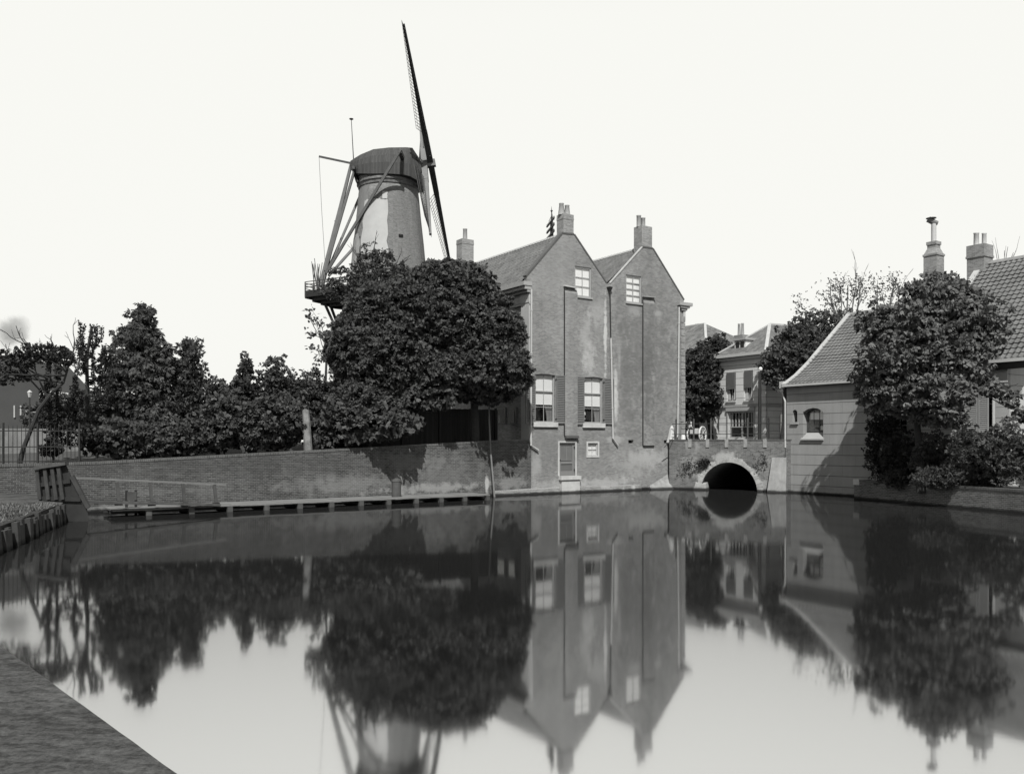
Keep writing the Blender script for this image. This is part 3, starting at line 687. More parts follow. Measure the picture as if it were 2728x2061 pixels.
# gangway board and handrail at the near end
hr = thing('handrail', J.p(-3, -.1, .3), 'wooden handrail with a sloping top rail at the near end of the jetty', 'railing')
pts = [(312, 1284, 1344), (400, 1286, 1346), (487, 1288, 1347), (571, 1290, 1347)]
for px, y0, y1 in pts:
    a = J.hit(px, y0, -.08); b = J.hit(px + 6, y1, -.08); mb = MB(); mb.beam(J.p(a[0], -.08, a[1]), J.p(b[0], -.08, b[1]), .13, .09, Vector((J.W.x, J.W.y, 0))); mb.build('post', m_wood, hr)
    mb = MB(); mb.box(J, b[0] - .2, b[0] + .12, -.17, -.13, b[1] - .02, b[1] + .16); mb.build('bracket', m_timber, hr)
a = J.hit(188, 1272, -.08); b = J.hit(602, 1291, -.08); mb = MB(); mb.beam(J.p(a[0], -.08, a[1]), J.p(b[0], -.08, b[1]), .09, .08); mb.build('rail', m_pale, hr)
a = J.hit(222, 1336, -.08); b = J.hit(585, 1344, -.08); mb = MB(); mb.beam(J.p(a[0], -.02, a[1]), J.p(b[0], -.02, b[1]), .5, .1); mb.build('stringer', m_wood, hr)
# mooring post standing on jetty
u, z = J.hit(1056, 1320, 1.1); c = J.p(u, 1.1, 0); top = J.hit(1056, 1276, 1.1)[1]; mb = MB()
mb.lathe((c.x, c.y), [(.25, -.5), (.25, top - .14), (.27, top - .12), (.24, top - .03), (.08, top + .05)], 14)
tag(mb.build('mooring_post', m_wood, smooth=False), 'stout round timber mooring post rising through the jetty', 'post')
# small wooden rack standing in the wall-side (two short posts with board)
rk = thing('timber_gauge', J.p(J.hit(348, 1333, 1.2)[0], 1.2, .3), 'small board on two short posts behind the jetty handrail', 'board')
for px in (337, 362):
    u = J.hit(px, 1330, 1.2)[0]; mb = MB(); mb.box(J, u - .05, u + .05, 1.15, 1.25, -.3, 1.05); mb.build('post', m_timber, rk)
u0 = J.hit(338, 1310, 1.2)[0]; u1 = J.hit(363, 1310, 1.2)[0]; mb = MB(); mb.box(J, u0, u1, 1.1, 1.145, .62, .98); mb.build('board', m_wood, rk)

# ------------------------------------------------------------------ timber guard and sheet piles on the near bank
Yt = 34.0
tg = thing('timber_guard', P(165, 1370, Yt), 'dark timber bank guard with upright battens under a sloping top beam', 'timber guard')
pl = [P(x, y, Yt) for x, y in ((104, 1250), (176, 1238), (191, 1268), (214, 1329), (232, 1352), (236, 1390), (228, 1420), (150, 1420), (150, 1352), (106, 1330))]
mb = MB(); mb.prism(pl, Vector((-.5, .9, 0))); mb.build('planking', m_timber, tg)
mb = MB(); mb.beam(P(94, 1247, Yt - .1), P(178, 1234, Yt - .1), .3, .12); mb.build('top_beam', m_wood, tg)
for x0, x1 in ((99, 107), (120, 130), (139, 151), (156, 168)):
    mb = MB(); mb.beam(P(x0, 1252 - (x0 - 99) * .15, Yt - .12), P(x1, 1330, Yt - .12), .14, .1, Vector((0, 1, 0))); mb.build('batten', m_dkwood, tg)
for x, y in (((108, 188), (1291, 1281)), ((106, 216), (1327, 1330))):
    mb = MB(); mb.beam(P(x[0], y[0], Yt - .05), P(x[1], y[1], Yt - .05), .1, .16); mb.build('waling', m_timber, tg)
mb = MB(); mb.beam(P(192, 1268, Yt - .1), P(236, 1352, Yt - .1), .16, .14, Vector((0, 1, 0))); mb.build('raking_post', m_dkwood, tg)
rv = thing('pile_revetment', Vector((-15.8, 28, 0)), 'row of rough upright timber piles holding the near bank', 'piles')
a = Vector((-12.5, 17.0, 0)); b = Vector((-17.7, 33.2, 0)); L = (b - a).length; n = int(L / .5)
dr = (b - a).normalized(); nr = Vector((dr.y, -dr.x, 0))
for k in range(n + 1):
    c = a.lerp(b, k / n) + nr * random.uniform(-.05, .12); zt = .66 + random.uniform(-.1, .08); mb = MB(); wd_ = random.uniform(.17, .24)
    tl = nr * random.uniform(.0, .15)
    A0 = c + tl + Vector((0, 0, -1)); B0 = c + Vector((0, 0, zt)); mb.beam(A0, B0, wd_ * 1.9, .16, nr)
    mb.build('pile', m_dkwood, rv)
mb = MB(); mb.beam(a - nr * .16 + Vector((0, 0, .58)), b - nr * .16 + Vector((0, 0, .62)), .14, .2); mb.build('waling', m_timber, rv)

# ------------------------------------------------------------------ iron fence on the quay wall
fe = thing('iron_fence', F.p(-24, .3, 2.3), 'tall black iron railing fence on the quay wall among the trees', 'fence')
mb = MB(); mp = []
uA, uB = -29.0, F.hit(214, 1200)[0]
for k in range(int((uB - uA) / .16)):
    u = uA + k * .16; z0 = wtop(u); mb.tube([F.p(u, .3, z0), F.p(u, .3, z0 + 1.62), F.p(u, .3, z0 + 1.74)], [.014, .014, .003], 5)
mb.build('bars', m_dark, fe)
mb = MB()
for h in (.12, .75, 1.45): mb.beam(F.p(uA, .3, wtop(uA) + h), F.p(uB, .3, wtop(uB) + h), .02, .045)
mb.build('rail', m_dark, fe)
for u in (-28.9, -27.6, -26.3, uB): mb = MB(); mb.beam(F.p(u, .3, wtop(u)), F.p(u, .3, wtop(u) + 1.8), .07, .07, Vector((0, 1, 0))); mb.build('post', m_dark, fe)
# board fence under the chestnuts
bf = thing('board_fence', F.p(-6, 1.2, 3), 'dark tarred board fence behind the quay wall, in the shade of the big chestnuts', 'fence')
mb = MB(); k = 0; u = -12.5
while u < -.9:
    wdt = random.uniform(.17, .22); mb.box(F, u, u + wdt - .012, 2.6 + random.uniform(0, .02), 2.66, 2.6, 5.2 + random.uniform(-.03, .03)); u += wdt
mb.build('boards', m_darkb, bf)
for u in (-12.5, -10, -7.5, -5, -2.5, -1.0): mb = MB(); mb.box(F, u, u + .12, 2.48, 2.6, 2.6, 5.3); mb.build('post', m_timber, bf)

# ------------------------------------------------------------------ windmill
MY = 80.0; MX = P(1036, 700, MY).x
WM = thing('windmill', (MX, MY, 3), 'tall brick tower windmill with a wooden gallery and boat shaped cap, above the trees', 'windmill')
mc = (MX, MY)
def mz(py): return ZY(py, MY)
k_ = MY / FPX
def tr(z):
    for (r0, z0), (r1, z1) in zip(prof, prof[1:]):
        if z0 <= z <= z1: return r0 + (r1 - r0) * (z - z0) / (z1 - z0)
    return prof[-1][0]
prof = [(5.2, 2.5), (4.3, 11), (3.72, mz(760)), (3.47, mz(702)), (3.3, mz(650)), (3.04, mz(584)), (2.86, mz(530)), (2.76, mz(507))]
mb = MB(); mb.lathe(mc, prof, 48); mb.build('tower', m_tower, WM, smooth=True)
def patch(t0, t1, y0, y1, mat, name, off=.03, rag=.12):
    mb = MB(); n = 14; mm = 8; pts = []
    for j in range(mm + 1):
        for i in range(n + 1):
            e = rag if (i in (0, n) or j in (0, mm)) else 0
            t = t0 + (t1 - t0) * i / n + random.uniform(-e, e) * .3; z = mz(y1) + (mz(y0) - mz(y1)) * j / mm + random.uniform(-e, e)
            r = tr(z) + off; a = -math.pi / 2 + t; pts.append((mc[0] + r * math.cos(a), mc[1] + r * math.sin(a), z))
    mb.add(pts, [(j * (n + 1) + i, j * (n + 1) + i + 1, (j + 1) * (n + 1) + i + 1, (j + 1) * (n + 1) + i) for j in range(mm) for i in range(n)])
    return mb.build(name, mat, WM, smooth=True)
patch(-.70, .1, 553, 700, m_plast2, 'plaster_patch'); patch(-.06, .1, 534, 553, m_plast2, 'plaster_patch', .035, .02)
patch(-1.45, -.74, 640, 740, plain('worn_render', .3, .9, .5, 2), 'plaster_patch', .026, .3)
patch(-1.3, -.6, 506, 600, plain('thin_render', .19, .9, .2, 2), 'render_patch', .015, .25)
a = -math.pi / 2 + .48; z = mz(648); r = tr(z); q = Fr(mc[0] + r * math.cos(a), mc[1] + r * math.sin(a), math.degrees(a) + 90)
mb = MB(); mb.box(q, -.2, .2, -.06, .3, z - .14, z + .12); mb.build('window', m_black, WM)
mb = MB(); mb.lathe(mc, [(2.78, mz(510)), (2.86, mz(508)), (2.9, mz(502)), (3.0, mz(499)), (3.0, mz(494)), (2.88, mz(491)), (2.88, mz(470))], 48)
mb.build('collar', plain('peeling_collar', .16, .8, 1.2, 3), WM, smooth=False)
# cap: lofted along the x axis
st = [(934, 429, 447, .3), (945, 424, 460, 1.2), (966, 415, 466, 2.2), (1001, 402.5, 468, 2.9), (1043, 398.5, 468, 3.15), (1084, 397.5, 470, 3.0), (1101, 398, 474, 2.6), (1115, 419, 482, 2.1), (1126, 437, 488, 1.5)]
mb = MB(); pts = []; n = 12
for (px, yr, ye, hw) in st:
    x = (px - CX) / FPX * MY; zr = mz(yr); ze = ZY(ye, MY - hw * .8)
    for k in range(n + 1):
        t = math.pi * k / n; y = -math.cos(t) * hw; z = ze + (zr - ze) * math.sin(t) ** .8
        pts.append((x, MY + y, z))
mb.add(pts, [(i * (n + 1) + k, i * (n + 1) + k + 1, (i + 1) * (n + 1) + k + 1, (i + 1) * (n + 1) + k) for i in range(len(st) - 1) for k in range(n)])
mb.add(pts[-(n + 1):], [tuple(range(n + 1))]); mb.add(pts[:n + 1], [tuple(range(n, -1, -1))])
lo = [(p_[0], p_[1], p_[2]) for i in range(len(st)) for p_ in (pts[i * (n + 1)], pts[i * (n + 1) + n])]
mb.add(lo, [(2 * i, 2 * i + 1, 2 * i + 3, 2 * i + 2) for i in range(len(st) - 1)])
cap = mb.build('cap', m_capb, WM)
# cap front grating and rear weather board hanging down
xf = (1117 - CX) / FPX * MY; mb = MB()
for k in range(12):
    y = -1.5 + 3 * k / 11; mb.beam((xf - .1, MY + y, mz(432)), (xf + .05 + .2, MY + y * 1.1, mz(505)), .1, .06)
for zz in (440, 465, 490, 503): mb.beam((xf + .05, MY - 1.7, mz(zz)), (xf + .05, MY + 1.7, mz(zz)), .06, .1)
mb.build('storm_board', m_timber, cap)
mb = MB(); x0 = (936 - CX) / FPX * MY; mb.hexa([Vector(v_) for v_ in ((x0 + .7, MY - 1.6, mz(498)), (x0 + .7, MY + 1.6, mz(498)), (x0 + .95, MY + 1.6, mz(498)), (x0 + .95, MY - 1.6, mz(498)), (x0 - .05, MY - .5, mz(436)), (x0 - .05, MY + .5, mz(436)), (x0 + .15, MY + .5, mz(436)), (x0 + .15, MY - .5, mz(436)))])
mb.build('tail_board', m_timber, cap)
m_bmill = plain('mill_beam', .16, .8, .3, 2)
# tail: beams and braces meeting on the gallery
GZ = mz(770); tb = Vector(((855 - CX) / FPX * MY, MY, mz(765)))
def wm_beam(name, a, b, s=.26, s2=None, mat=None): mb = MB(); mb.beam(a, b, s, s, Vector((0, 1, 0)), s2, s2); return mb.build(name, mat or m_wood, WM)
tj = Vector(((868 - CX) / FPX * MY, MY, mz(736)))
wm_beam('tail_pole', P(937, 432, MY), tb, .24, .46, m_bmill)
ynear = MY - 4.6; yfar = MY + 4.6
wm_beam('spreader_beam', P(1065, 402, ynear), P(1065 - 6, 402 + 77, yfar) if False else Vector((P(1065, 402, ynear).x, yfar, P(1065, 402, ynear).z)), .34)
wm_beam('long_brace', P(1068, 398, ynear), tj + Vector((.1, -.3, .3)), .22, .26, m_bmill)
e_ = P(1065, 402, ynear); wm_beam('long_brace', Vector((e_.x, yfar, e_.z)), tj + Vector((.2, .3, .1)), .22, .22, m_bmill)
zs = mz(470); xs = P(955, 470, MY).x
wm_beam('short_spreader', Vector((xs, MY - 2.6, zs)), Vector((xs, MY + 2.6, zs)), .26)
wm_beam('short_brace', P(944, 455, MY - 1.6), tj + Vector((0, -.2, .5)), .22, .24, m_bmill); wm_beam('short_brace', Vector((xs + .15, MY + 2.2, mz(478))), tj + Vector((.1, .2, .5)), .2, .2, m_bmill)
# winding boom, vane rope and lightning rod on the cap
wm_beam('boom', P(850, 417, MY), P(940, 436, MY), .16)
mb = MB(); mb.tube([P(850, 418, MY), P(857, 560, MY), P(866, 700, MY)], .018, 4); mb.build('rope', m_wood, WM)
mb = MB(); mb.tube([P(942, 428, MY), P(936, 320, MY)], [.05, .03], 6); q = P(936, 318, MY); mb.lathe((q.x, q.y), [(.02, q.z - .1), (.2, q.z), (.2, q.z + .05), (.02, q.z + .12)], 10); mb.build('lightning_rod', m_dark, WM)
q = P(897, 592, MY); mb = MB(); mb.beam(P(893, 588, MY), P(903, 602, MY), .2, .2); mb.build('cleat', m_timber, WM)
# gallery
GP = [(-8.0, .35), (-7.85, -.35), (-5, -2.0), (-2.5, -3.6), (0, -4.7), (3, -4.5), (5.2, -3.0), (6.2, 0), (5.2, 2.9), (3, 4.6), (0, 5), (-3, 4.5), (-5.5, 3.1), (-7.5, 1.3)]
GZ = mz(776)
def gp_(x, y, z): return Vector((MX + x, MY + y, z))
mb = MB(); mb.prism([gp_(x, y, GZ - .14) for x, y in GP], (0, 0, .14)); gal = mb.build('gallery', m_timber, WM)
fine = []
for (a, b) in zip(GP, GP[1:] + GP[:1]):
    n = max(1, round(math.hypot(b[0] - a[0], b[1] - a[1]) / 1.15)); fine += [(a[0] + (b[0] - a[0]) * i / n, a[1] + (b[1] - a[1]) * i / n) for i in range(n)]
mb = MB()
for i, (x, y) in enumerate(fine):
    x2, y2 = fine[(i + 1) % len(fine)]
    mb.beam(gp_(x, y, GZ - .6), gp_(x, y, GZ + .82), .09, .09, Vector((0, 1, 0)))
    for h in (.3, .56, .82): mb.beam(gp_(x, y, GZ + h), gp_(x2, y2, GZ + h), .05, .07)
mb.build('railing', m_wood, gal)
for f_, z0_, z1_ in ((.985, .62, .14), (.9, .95, .2), (.8, 1.25, .3), (.7, 1.5, .4)):
    mb = MB()
    for (a, b) in zip(GP, GP[1:] + GP[:1]): mb.beam(gp_(a[0] * f_, a[1] * f_, GZ - (z0_ + z1_) / 2), gp_(b[0] * f_, b[1] * f_, GZ - (z0_ + z1_) / 2), .25, z0_ - z1_)
    mb.build('joist_ring', m_timber, gal)
for i, (x, y) in enumerate(GP):
    l_ = math.hypot(x, y); mb = MB(); mb.beam(gp_(x * 3.3 / l_, y * 3.3 / l_, GZ - .3), gp_(x * .97, y * .97, GZ - .3), .2, .26); mb.beam(gp_(x * 4.1 / l_, y * 4.1 / l_, GZ - 5.6), gp_(x * .78, y * .78, GZ - .9), .22, .22, Vector((-y / l_, x / l_, 0))); mb.build('strut', m_timber, gal)
# bundle of sticks standing by the railing
q = P(842, 760, MY - 1.2); sb = MB()
for k in range(9): sb.tube([(q.x + random.uniform(-.3, .3), q.y, GZ), (q.x + random.uniform(-.55, .6), q.y + random.uniform(-.3, .3), GZ + random.uniform(2.0, 2.9))], [.05, .03], 5)
tag(sb.build('pole_bundle', m_wood, base=(q.x, q.y, GZ)), 'bundle of upright sticks leaning on the gallery railing of the windmill', 'sticks')
# sails
hub = P(1139, 437, MY); tl = R(9.2); yw = 0.0
ax = Vector((math.cos(tl), math.sin(yw), math.sin(tl))).normalized()
up = Vector((0, 0, 1)); up = (up - ax * up.dot(ax)).normalized(); tv = ax.cross(up).normalized()
if tv.y > 0: tv = -tv                       # tv points towards the viewer
mb = MB(); mb.beam(hub - ax * 3.0, hub + ax * .75, .62, .62, up); mb.build('windshaft', m_pale, WM)
m_sail = plain('sail_timber', .05, .8, .4, 3)
th = R(45)
arms = [up * math.cos(th) + tv * math.sin(th), tv * math.cos(th) - up * math.sin(th), -up * math.cos(th) - tv * math.sin(th), -tv * math.cos(th) + up * math.sin(th)]
for i, d in enumerate(arms):
    o = hub + ax * (.3 if i % 2 == 0 else -.3); L = 12.6 if i % 2 == 0 else 12.6
    side = ax.cross(d).normalized()          # in-plane tangent
    sv = (side if i % 2 == 0 else side) * -1
    mb = MB(); mb.cur = 0
    mb.beam(o, o + d * 3.2, .5, .56, ax, .46, .5); mb.cur = 1 if i % 2 == 0 else 0; mb.beam(o + d * 3.2, o + d * L, .4, .46, ax, .2, .2)
    so = mb.build('sail', [m_sail if i % 2 == 0 else m_pale, m_wood if i == 2 else (m_sail if i == 0 else m_pale)], WM)
    lt = MB(); nb = 30; r0, r1 = 2.9, L - .25; W_ = 1.75
    def wth(r): f = (r - r0) / (r1 - r0); return R(26 - 20 * f)
    def lp(r, w_): a = wth(r); return o + d * r + (sv * math.cos(a) - ax * math.sin(a)) * w_
    for k in range(nb + 1):
        r = r0 + (r1 - r0) * k / nb; lt.beam(lp(r, -.35), lp(r, W_), .04, .03, ax)
    for w_ in (.65, 1.3, W_):
        for k in range(nb): lt.beam(lp(r0 + (r1 - r0) * k / nb, w_), lp(r0 + (r1 - r0) * (k + 1) / nb, w_), .03, .03, ax)
    lt.build('lattice', m_wood, so)
    bd = MB()
    for k in range(nb): bd.beam(lp(r0 + (r1 - r0) * k / nb, -.22), lp(r0 + (r1 - r0) * (k + 1) / nb, -.22), .42, .03, ax)
    bd.build('leading_board', m_sail if i < 1 else m_pale, so)
mb = MB(); 
for s_ in (-1, 1): mb.beam(hub + ax * .38 + arms[0] * .9 * s_ - arms[1] * .5, hub + ax * .38 + arms[0] * .9 * s_ + arms[1] * .5, .12, .12, ax)
mb.build('stock_clamp', m_dark, WM)

# ------------------------------------------------------------------ bridge
bl = 7.75
brz = 3.28
def bh(px, py): return BR.hit(px, py)
a0 = bh(1868, 1290)[0]; a1 = bh(2018, 1290)[0]; ac = (a0 + a1) / 2; ar = (a1 - a0) / 2; az = bh(1930, 1231)[1]
m_cream2 = plain('worn_block', .3, .9, .6, 4)
B = thing('brick_bridge', BR.p(bl / 2, 1, 0), 'small brick bridge with one round arch and a pale stone arch ring', 'bridge')
arch = [(ac + ar * math.cos(t) * (1 if math.cos(t) > 0 else 1.0), -.1 + (az + .1) * math.sin(t)) for t in [math.pi * k / 22 for k in range(23)]]
ztp = lambda px: bh(px, 1177)[1]
out = [(-.3, -1)] + [(a0, -1)] + [(x, z) for x, z in reversed(arch)] + [(a1, -1), (bl + .25, -1), (bl + .25, brz), (-.3, brz)]
bo = BR.off()
def bs(px, py, rx, ry, target, amt):
    u, z = bh(px, py); return (u + bo, z, abs(bh(px + rx, py)[0] - u), abs(bh(px, py - ry)[1] - z), target, amt)
m_bridge = brick('bridge_brick', .14, .26, .3, blotch=.5, wet=True, stains=[bs(1935, 1215, 44, 16, .5, .75), bs(1870, 1265, 20, 28, .45, .5), bs(1835, 1240, 30, 30, .4, .5), bs(2030, 1290, 30, 16, .5, .5),
    bs(2040, 1240, 30, 40, .36, .4), bs(1856, 1180, 9, 26, .42, .5), bs(1832, 1185, 8, 26, .42, .45), bs(1888, 1232, 16, 8, .03, .9), bs(1975, 1232, 30, 5, .05, .5), bs(1880, 1200, 100, 10, .3, .3)])
mb = MB(); mb.wall(BR, out, depth=.35); mb.build('spandrel', m_bridge, B)
mb = MB(); mb.box(BR, -.3, bl + .25, .35, .4, 2.2, brz); mb.box(BR, -.3, bl + .25, -.0, .35, brz - .003, brz + .001) if False else None
mb.box(BR, -.3, bl + .25, -.03, .42, brz, brz + .07); mb.build('coping', m_rowlock, B)
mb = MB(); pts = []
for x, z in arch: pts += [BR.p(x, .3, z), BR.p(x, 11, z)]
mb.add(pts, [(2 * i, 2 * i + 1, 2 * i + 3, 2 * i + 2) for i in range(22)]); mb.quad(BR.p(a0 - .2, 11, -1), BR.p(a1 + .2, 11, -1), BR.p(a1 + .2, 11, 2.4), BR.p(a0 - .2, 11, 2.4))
mb.build('vault', plain('dark_vault', .035, .9, .6, 2), B)  # one dark tone for the whole barrel and its closed end
mb = MB(); n = 90
for k in range(n):
    t0 = math.pi * k / n; t1 = math.pi * (k + 1.0) / n; th_ = .33 + .1 * math.sin(k * .31) * math.sin(k * .13 + 1) + random.uniform(-.03, .03)
    q = []
    for w_ in (-.05 + random.uniform(-.015, .01), .3):
        for (t, e) in ((t0, 0), (t1, 0), (t1, th_), (t0, th_)): q.append(BR.p(ac + (ar + e) * math.cos(t), w_, -.1 + (az + .1 + e) * math.sin(t)))
    mb.hexa(q)
mb.build('arch_ring', plain('pale_voussoir', .4, .85, .8, 2.5, wet=True), B)
mb = MB(); u, _ = bh(1868, 1290); mb.hexa([BR.p(a0 - .6, -.3, -.5), BR.p(a0 + .55, -.25, -.5), BR.p(a0 + .45, .6, -.5), BR.p(a0 - .6, .2, -.5), BR.p(a0 - .35, -.1, .45), BR.p(a0 + .3, -.05, .36), BR.p(a0 + .25, .6, .5), BR.p(a0 - .4, .2, .7)]); mb.build('impost_stone', plain('worn_impost', .3, .9, .8, 2, wet=True), B)
for px in (1838, 1885, 1936, 1986, 2038):
    u, z = bh(px, 1177); mb = MB(); mb.box(BR, u - .12, u + .12, -.05, .1, z - .02 - .33, brz + .09); mb.build('pale_block', m_cream2, B)
rl = thing('bridge_railing', BR.p(bl / 2, .15, brz), 'iron railing of posts and two rails along the bridge', 'railing')
for px in (1799, 1846, 1892, 1990, 2046):
    u, _ = bh(px, 1170); z1 = brz + 1.25; mb = MB(); mb.tube([BR.p(u, .15, brz), BR.p(u, .15, brz + .15), BR.p(u, .15, z1 + .08), BR.p(u, .15, z1 + .17), BR.p(u, .15, z1 + .2)], [.1, .06, .055, .07, .02], 7)
    mb.build('post', m_wood if px != 2046 else m_timber, rl)
mb = MB()
for h in (1.12, .42):
    mb.tube([BR.p(-.15, .15, brz + h), BR.p(bl + .2, .15, brz + h)], .025, 6)
mb.tube([BR.p(bh(1799, 1170)[0], .15, brz + .42), BR.p(bh(1799, 1170)[0] - .15, -.35, 3.3), BR.p(bh(1799, 1170)[0] - .5, -.8, 2.8)], .022, 5)
mb.build('rail', m_dark, rl)
mb = MB(); u0, z0 = bh(2058, 1300); u1, _ = bh(2094, 1300); z1 = bh(2075, 1218)[1]
mb.hexa([BR.p(u0 - .25, -.7, -.6), BR.p(u1 + .15, -.7, -.6), BR.p(u1 + .1, .05, -.6), BR.p(u0 - .1, .05, -.6), BR.p(u0, -.12, z1), BR.p(u1 + .05, -.12, z1), BR.p(u1 + .05, .05, z1), BR.p(u0, .05, z1)])
mb.build('rendered_buttress', m_bark_d, B)

# ------------------------------------------------------------------ plastered house on the water
vo = V.off()
def vs(px, py, rx, ry, target, amt):
    u, z = V.hit(px, py); return (u + vo, z, abs(V.hit(px + rx, py)[0] - u), abs(V.hit(px, py - ry)[1] - z), target, amt)
m_pl = plaster('grey_plaster', .31, 1.75, .63, .38, .14, zoff=.12, stains=[vs(2200, 1318, 200, 5, .03, .9), vs(2115, 1040, 30, 12, .2, .3), vs(2165, 1050, 70, 6, .17, .35), vs(2160, 1300, 80, 12, .18, .35)])
PH = thing('plastered_house', V.p(4, 3, 0), 'low grey plastered house with lined joints and a pantiled roof beside the bridge', 'house')
ez = V.hit(2097, 1026)[1]; E1 = 8.8
w1 = rect(V, 2139, 2193, 1086, 1168); w2 = rect(V, 2111.5, 2124, 1091, 1124); w3 = rect(V, 2355, 2416, 1112, 1154)
mb = MB(); mb.wall(V, [(0, -1), (E1, -1), (E1, ez), (0, ez)], [rp(w1, .25), rp(w2, .12), rp(w3)], depth=.55); mb.quad(V.p(0, 13, -1), V.p(0, 0, -1), V.p(0, 0, ez), V.p(0, 13, ez)); mb.add([V.p(0, 0, ez), V.p(0, 6.55, ez + 5), V.p(0, 13, ez)], [(0, 1, 2)])
mb.build('wall', m_pl, PH)
q = rect(V, 2152, 2193, 1098, 1152); u0, u1, z0, z1 = w1
mb = MB(); mb.box(V, u0, u1, .5, .58, z0, z1); mb.quad(V.p(w2[0], .4, w2[2]), V.p(w2[1], .4, w2[2]), V.p(w2[1], .4, w2[3]), V.p(w2[0], .4, w2[3])); mb.build('recess_backing', m_black, PH)
wz0, wz1 = V.hit(2172, 1150, .35)[1], V.hit(2172, 1094, .35)[1]
wd = window(PH, V, (u0 + .02, u1 - .02, wz0, z1 - .02), 3, 2, .36, .1, .05, m_wood, glass=m_dglass)
mb = MB(); bu0 = u0 + (u1 - u0) * .18; bu1 = u0 + (u1 - u0) * .8; mb.box(V, bu0, bu1, .385, .395, wz0 + (wz1 - wz0) * .55, wz1 - .12); mb.build('blind', m_blind, wd)
mb = MB(); mb.hexa([V.p(u0 - .1, -.12, z0 - .1), V.p(u1 + .05, -.12, z0 - .1), V.p(u1 + .05, .0, z0 - .1), V.p(u0 - .1, .0, z0 - .1), V.p(u0 - .1, -.12, z0 - .02), V.p(u1 + .05, -.12, z0 - .02), V.p(u1, .45, wz0), V.p(u0, .45, wz0)]); mb.build('window_sill', m_frame, PH)
mb = MB(); mb.box(V, w2[0] - .1, w2[1] + .1, -.1, .35, w2[2] - .14, w2[2]); mb.build('window_sill', m_frame, PH)
window(PH, V, w3, 3, 2, .12, .08, .04, m_frame, glass=m_dglass); sill(PH, V, w3[0] - .05, w3[1] + .05, w3[2] - .12, w3[2])
ridge1 = (6.5, V.hit(2262, 838, 6.5)[1])
mb = MB(); pantiles(mb, V, .12, E1, [(-.3, ez - .02), (.9, ez + .62), (2.2, ez + 1.52), ridge1], .28, .36, .06, .05); mb.build('roof', m_tile2, PH)
mb = MB(); mb.quad(V.p(0, ridge1[0], ridge1[1]), V.p(E1, ridge1[0], ridge1[1]), V.p(E1, 13.3, ez), V.p(0, 13.3, ez)); mb.build('roof', m_tile2, PH)
mb = MB(); vp = [(-.35, ez - .04), (.9, ez + .62), (2.2, ez + 1.52), ridge1]
for a, b in zip(vp, vp[1:]): mb.beam(V.p(.02, a[0], a[1] + .05), V.p(.02, b[0], b[1] + .05), .32, .12)
mb.build('verge', m_ridge, PH)
mb = MB(); mb.beam(V.p(0, ridge1[0], ridge1[1] + .05), V.p(E1, ridge1[0], ridge1[1] + .05), .22, .14); mb.build('ridge_tile', m_ridge, PH)
mb = MB(); mb.box(V, -.05, E1, -.42, -.3, ez - .12, ez + .02); mb.build('gutter', m_lead, PH)
mb = MB(); q = [V.p(-.25, -.05, V.hit(2083, 1035)[1]), V.p(-.25, -.1, V.hit(2083, 1048)[1]), V.p(-.02, -.12, V.hit(2095, 1070)[1]), V.p(.0, -.14, V.hit(2100, 1192)[1])]
mb.tube(q, .055, 7); mb.box(V, -.42, -.1, -.2, .1, q[0].z, q[0].z + .45); mb.build('downpipe', m_lead, PH)
mb = MB(); mb.tube([V.p(.0, -.1, q[3].z), V.p(-.05, -.25, 0), V.p(-.05, -.25, -.4)], .05, 6); mb.build('waste_pipe', m_wood, PH)
# tall chimney with a pipe and cowl
cu = 5.9; cw = 6.5
mb = MB(); zA = ridge1[1] - 1.6; q = V.p(cu, cw, 0); zt = V.hit(2486, 645, cw)[1]; zs_ = V.hit(2486, 682, cw)[1]; zs2 = V.hit(2486, 663, cw)[1]
def sec(h, z): return [V.p(cu - h, cw - h, z), V.p(cu + h, cw - h, z), V.p(cu + h, cw + h, z), V.p(cu - h, cw + h, z)]
mb.hexa(sec(.42, zA) + sec(.42, zs_ - .04)); mb.hexa(sec(.46, zs_ - .04) + sec(.46, zs_ + .08)); mb.hexa(sec(.42, zs_ + .08) + sec(.27, zs2)); mb.hexa(sec(.27, zs2) + sec(.27, zt - .2)); mb.hexa(sec(.31, zt - .2) + sec(.31, zt))
ch = mb.build('chimney', m_brick2, PH)
zp = V.hit(2484, 597, cw)[1]; mb = MB(); mb.tube([(q.x, q.y, zt), (q.x, q.y, zp)], .15, 10); mb.build('flue_pipe', m_lead, ch)
mb = MB(); mb.tube([(q.x + .22, q.y - .05, zp + .02), (q.x - .02, q.y, zp + .1), (q.x - .3, q.y + .1, zp + .32)], [.13, .17, .19], 10); mb.lathe((q.x - .16, q.y), [(.02, zp + .42), (.3, zp + .36), (.3, zp + .33), (.02, zp + .37)], 14); mb.build('cowl', m_shut, ch)

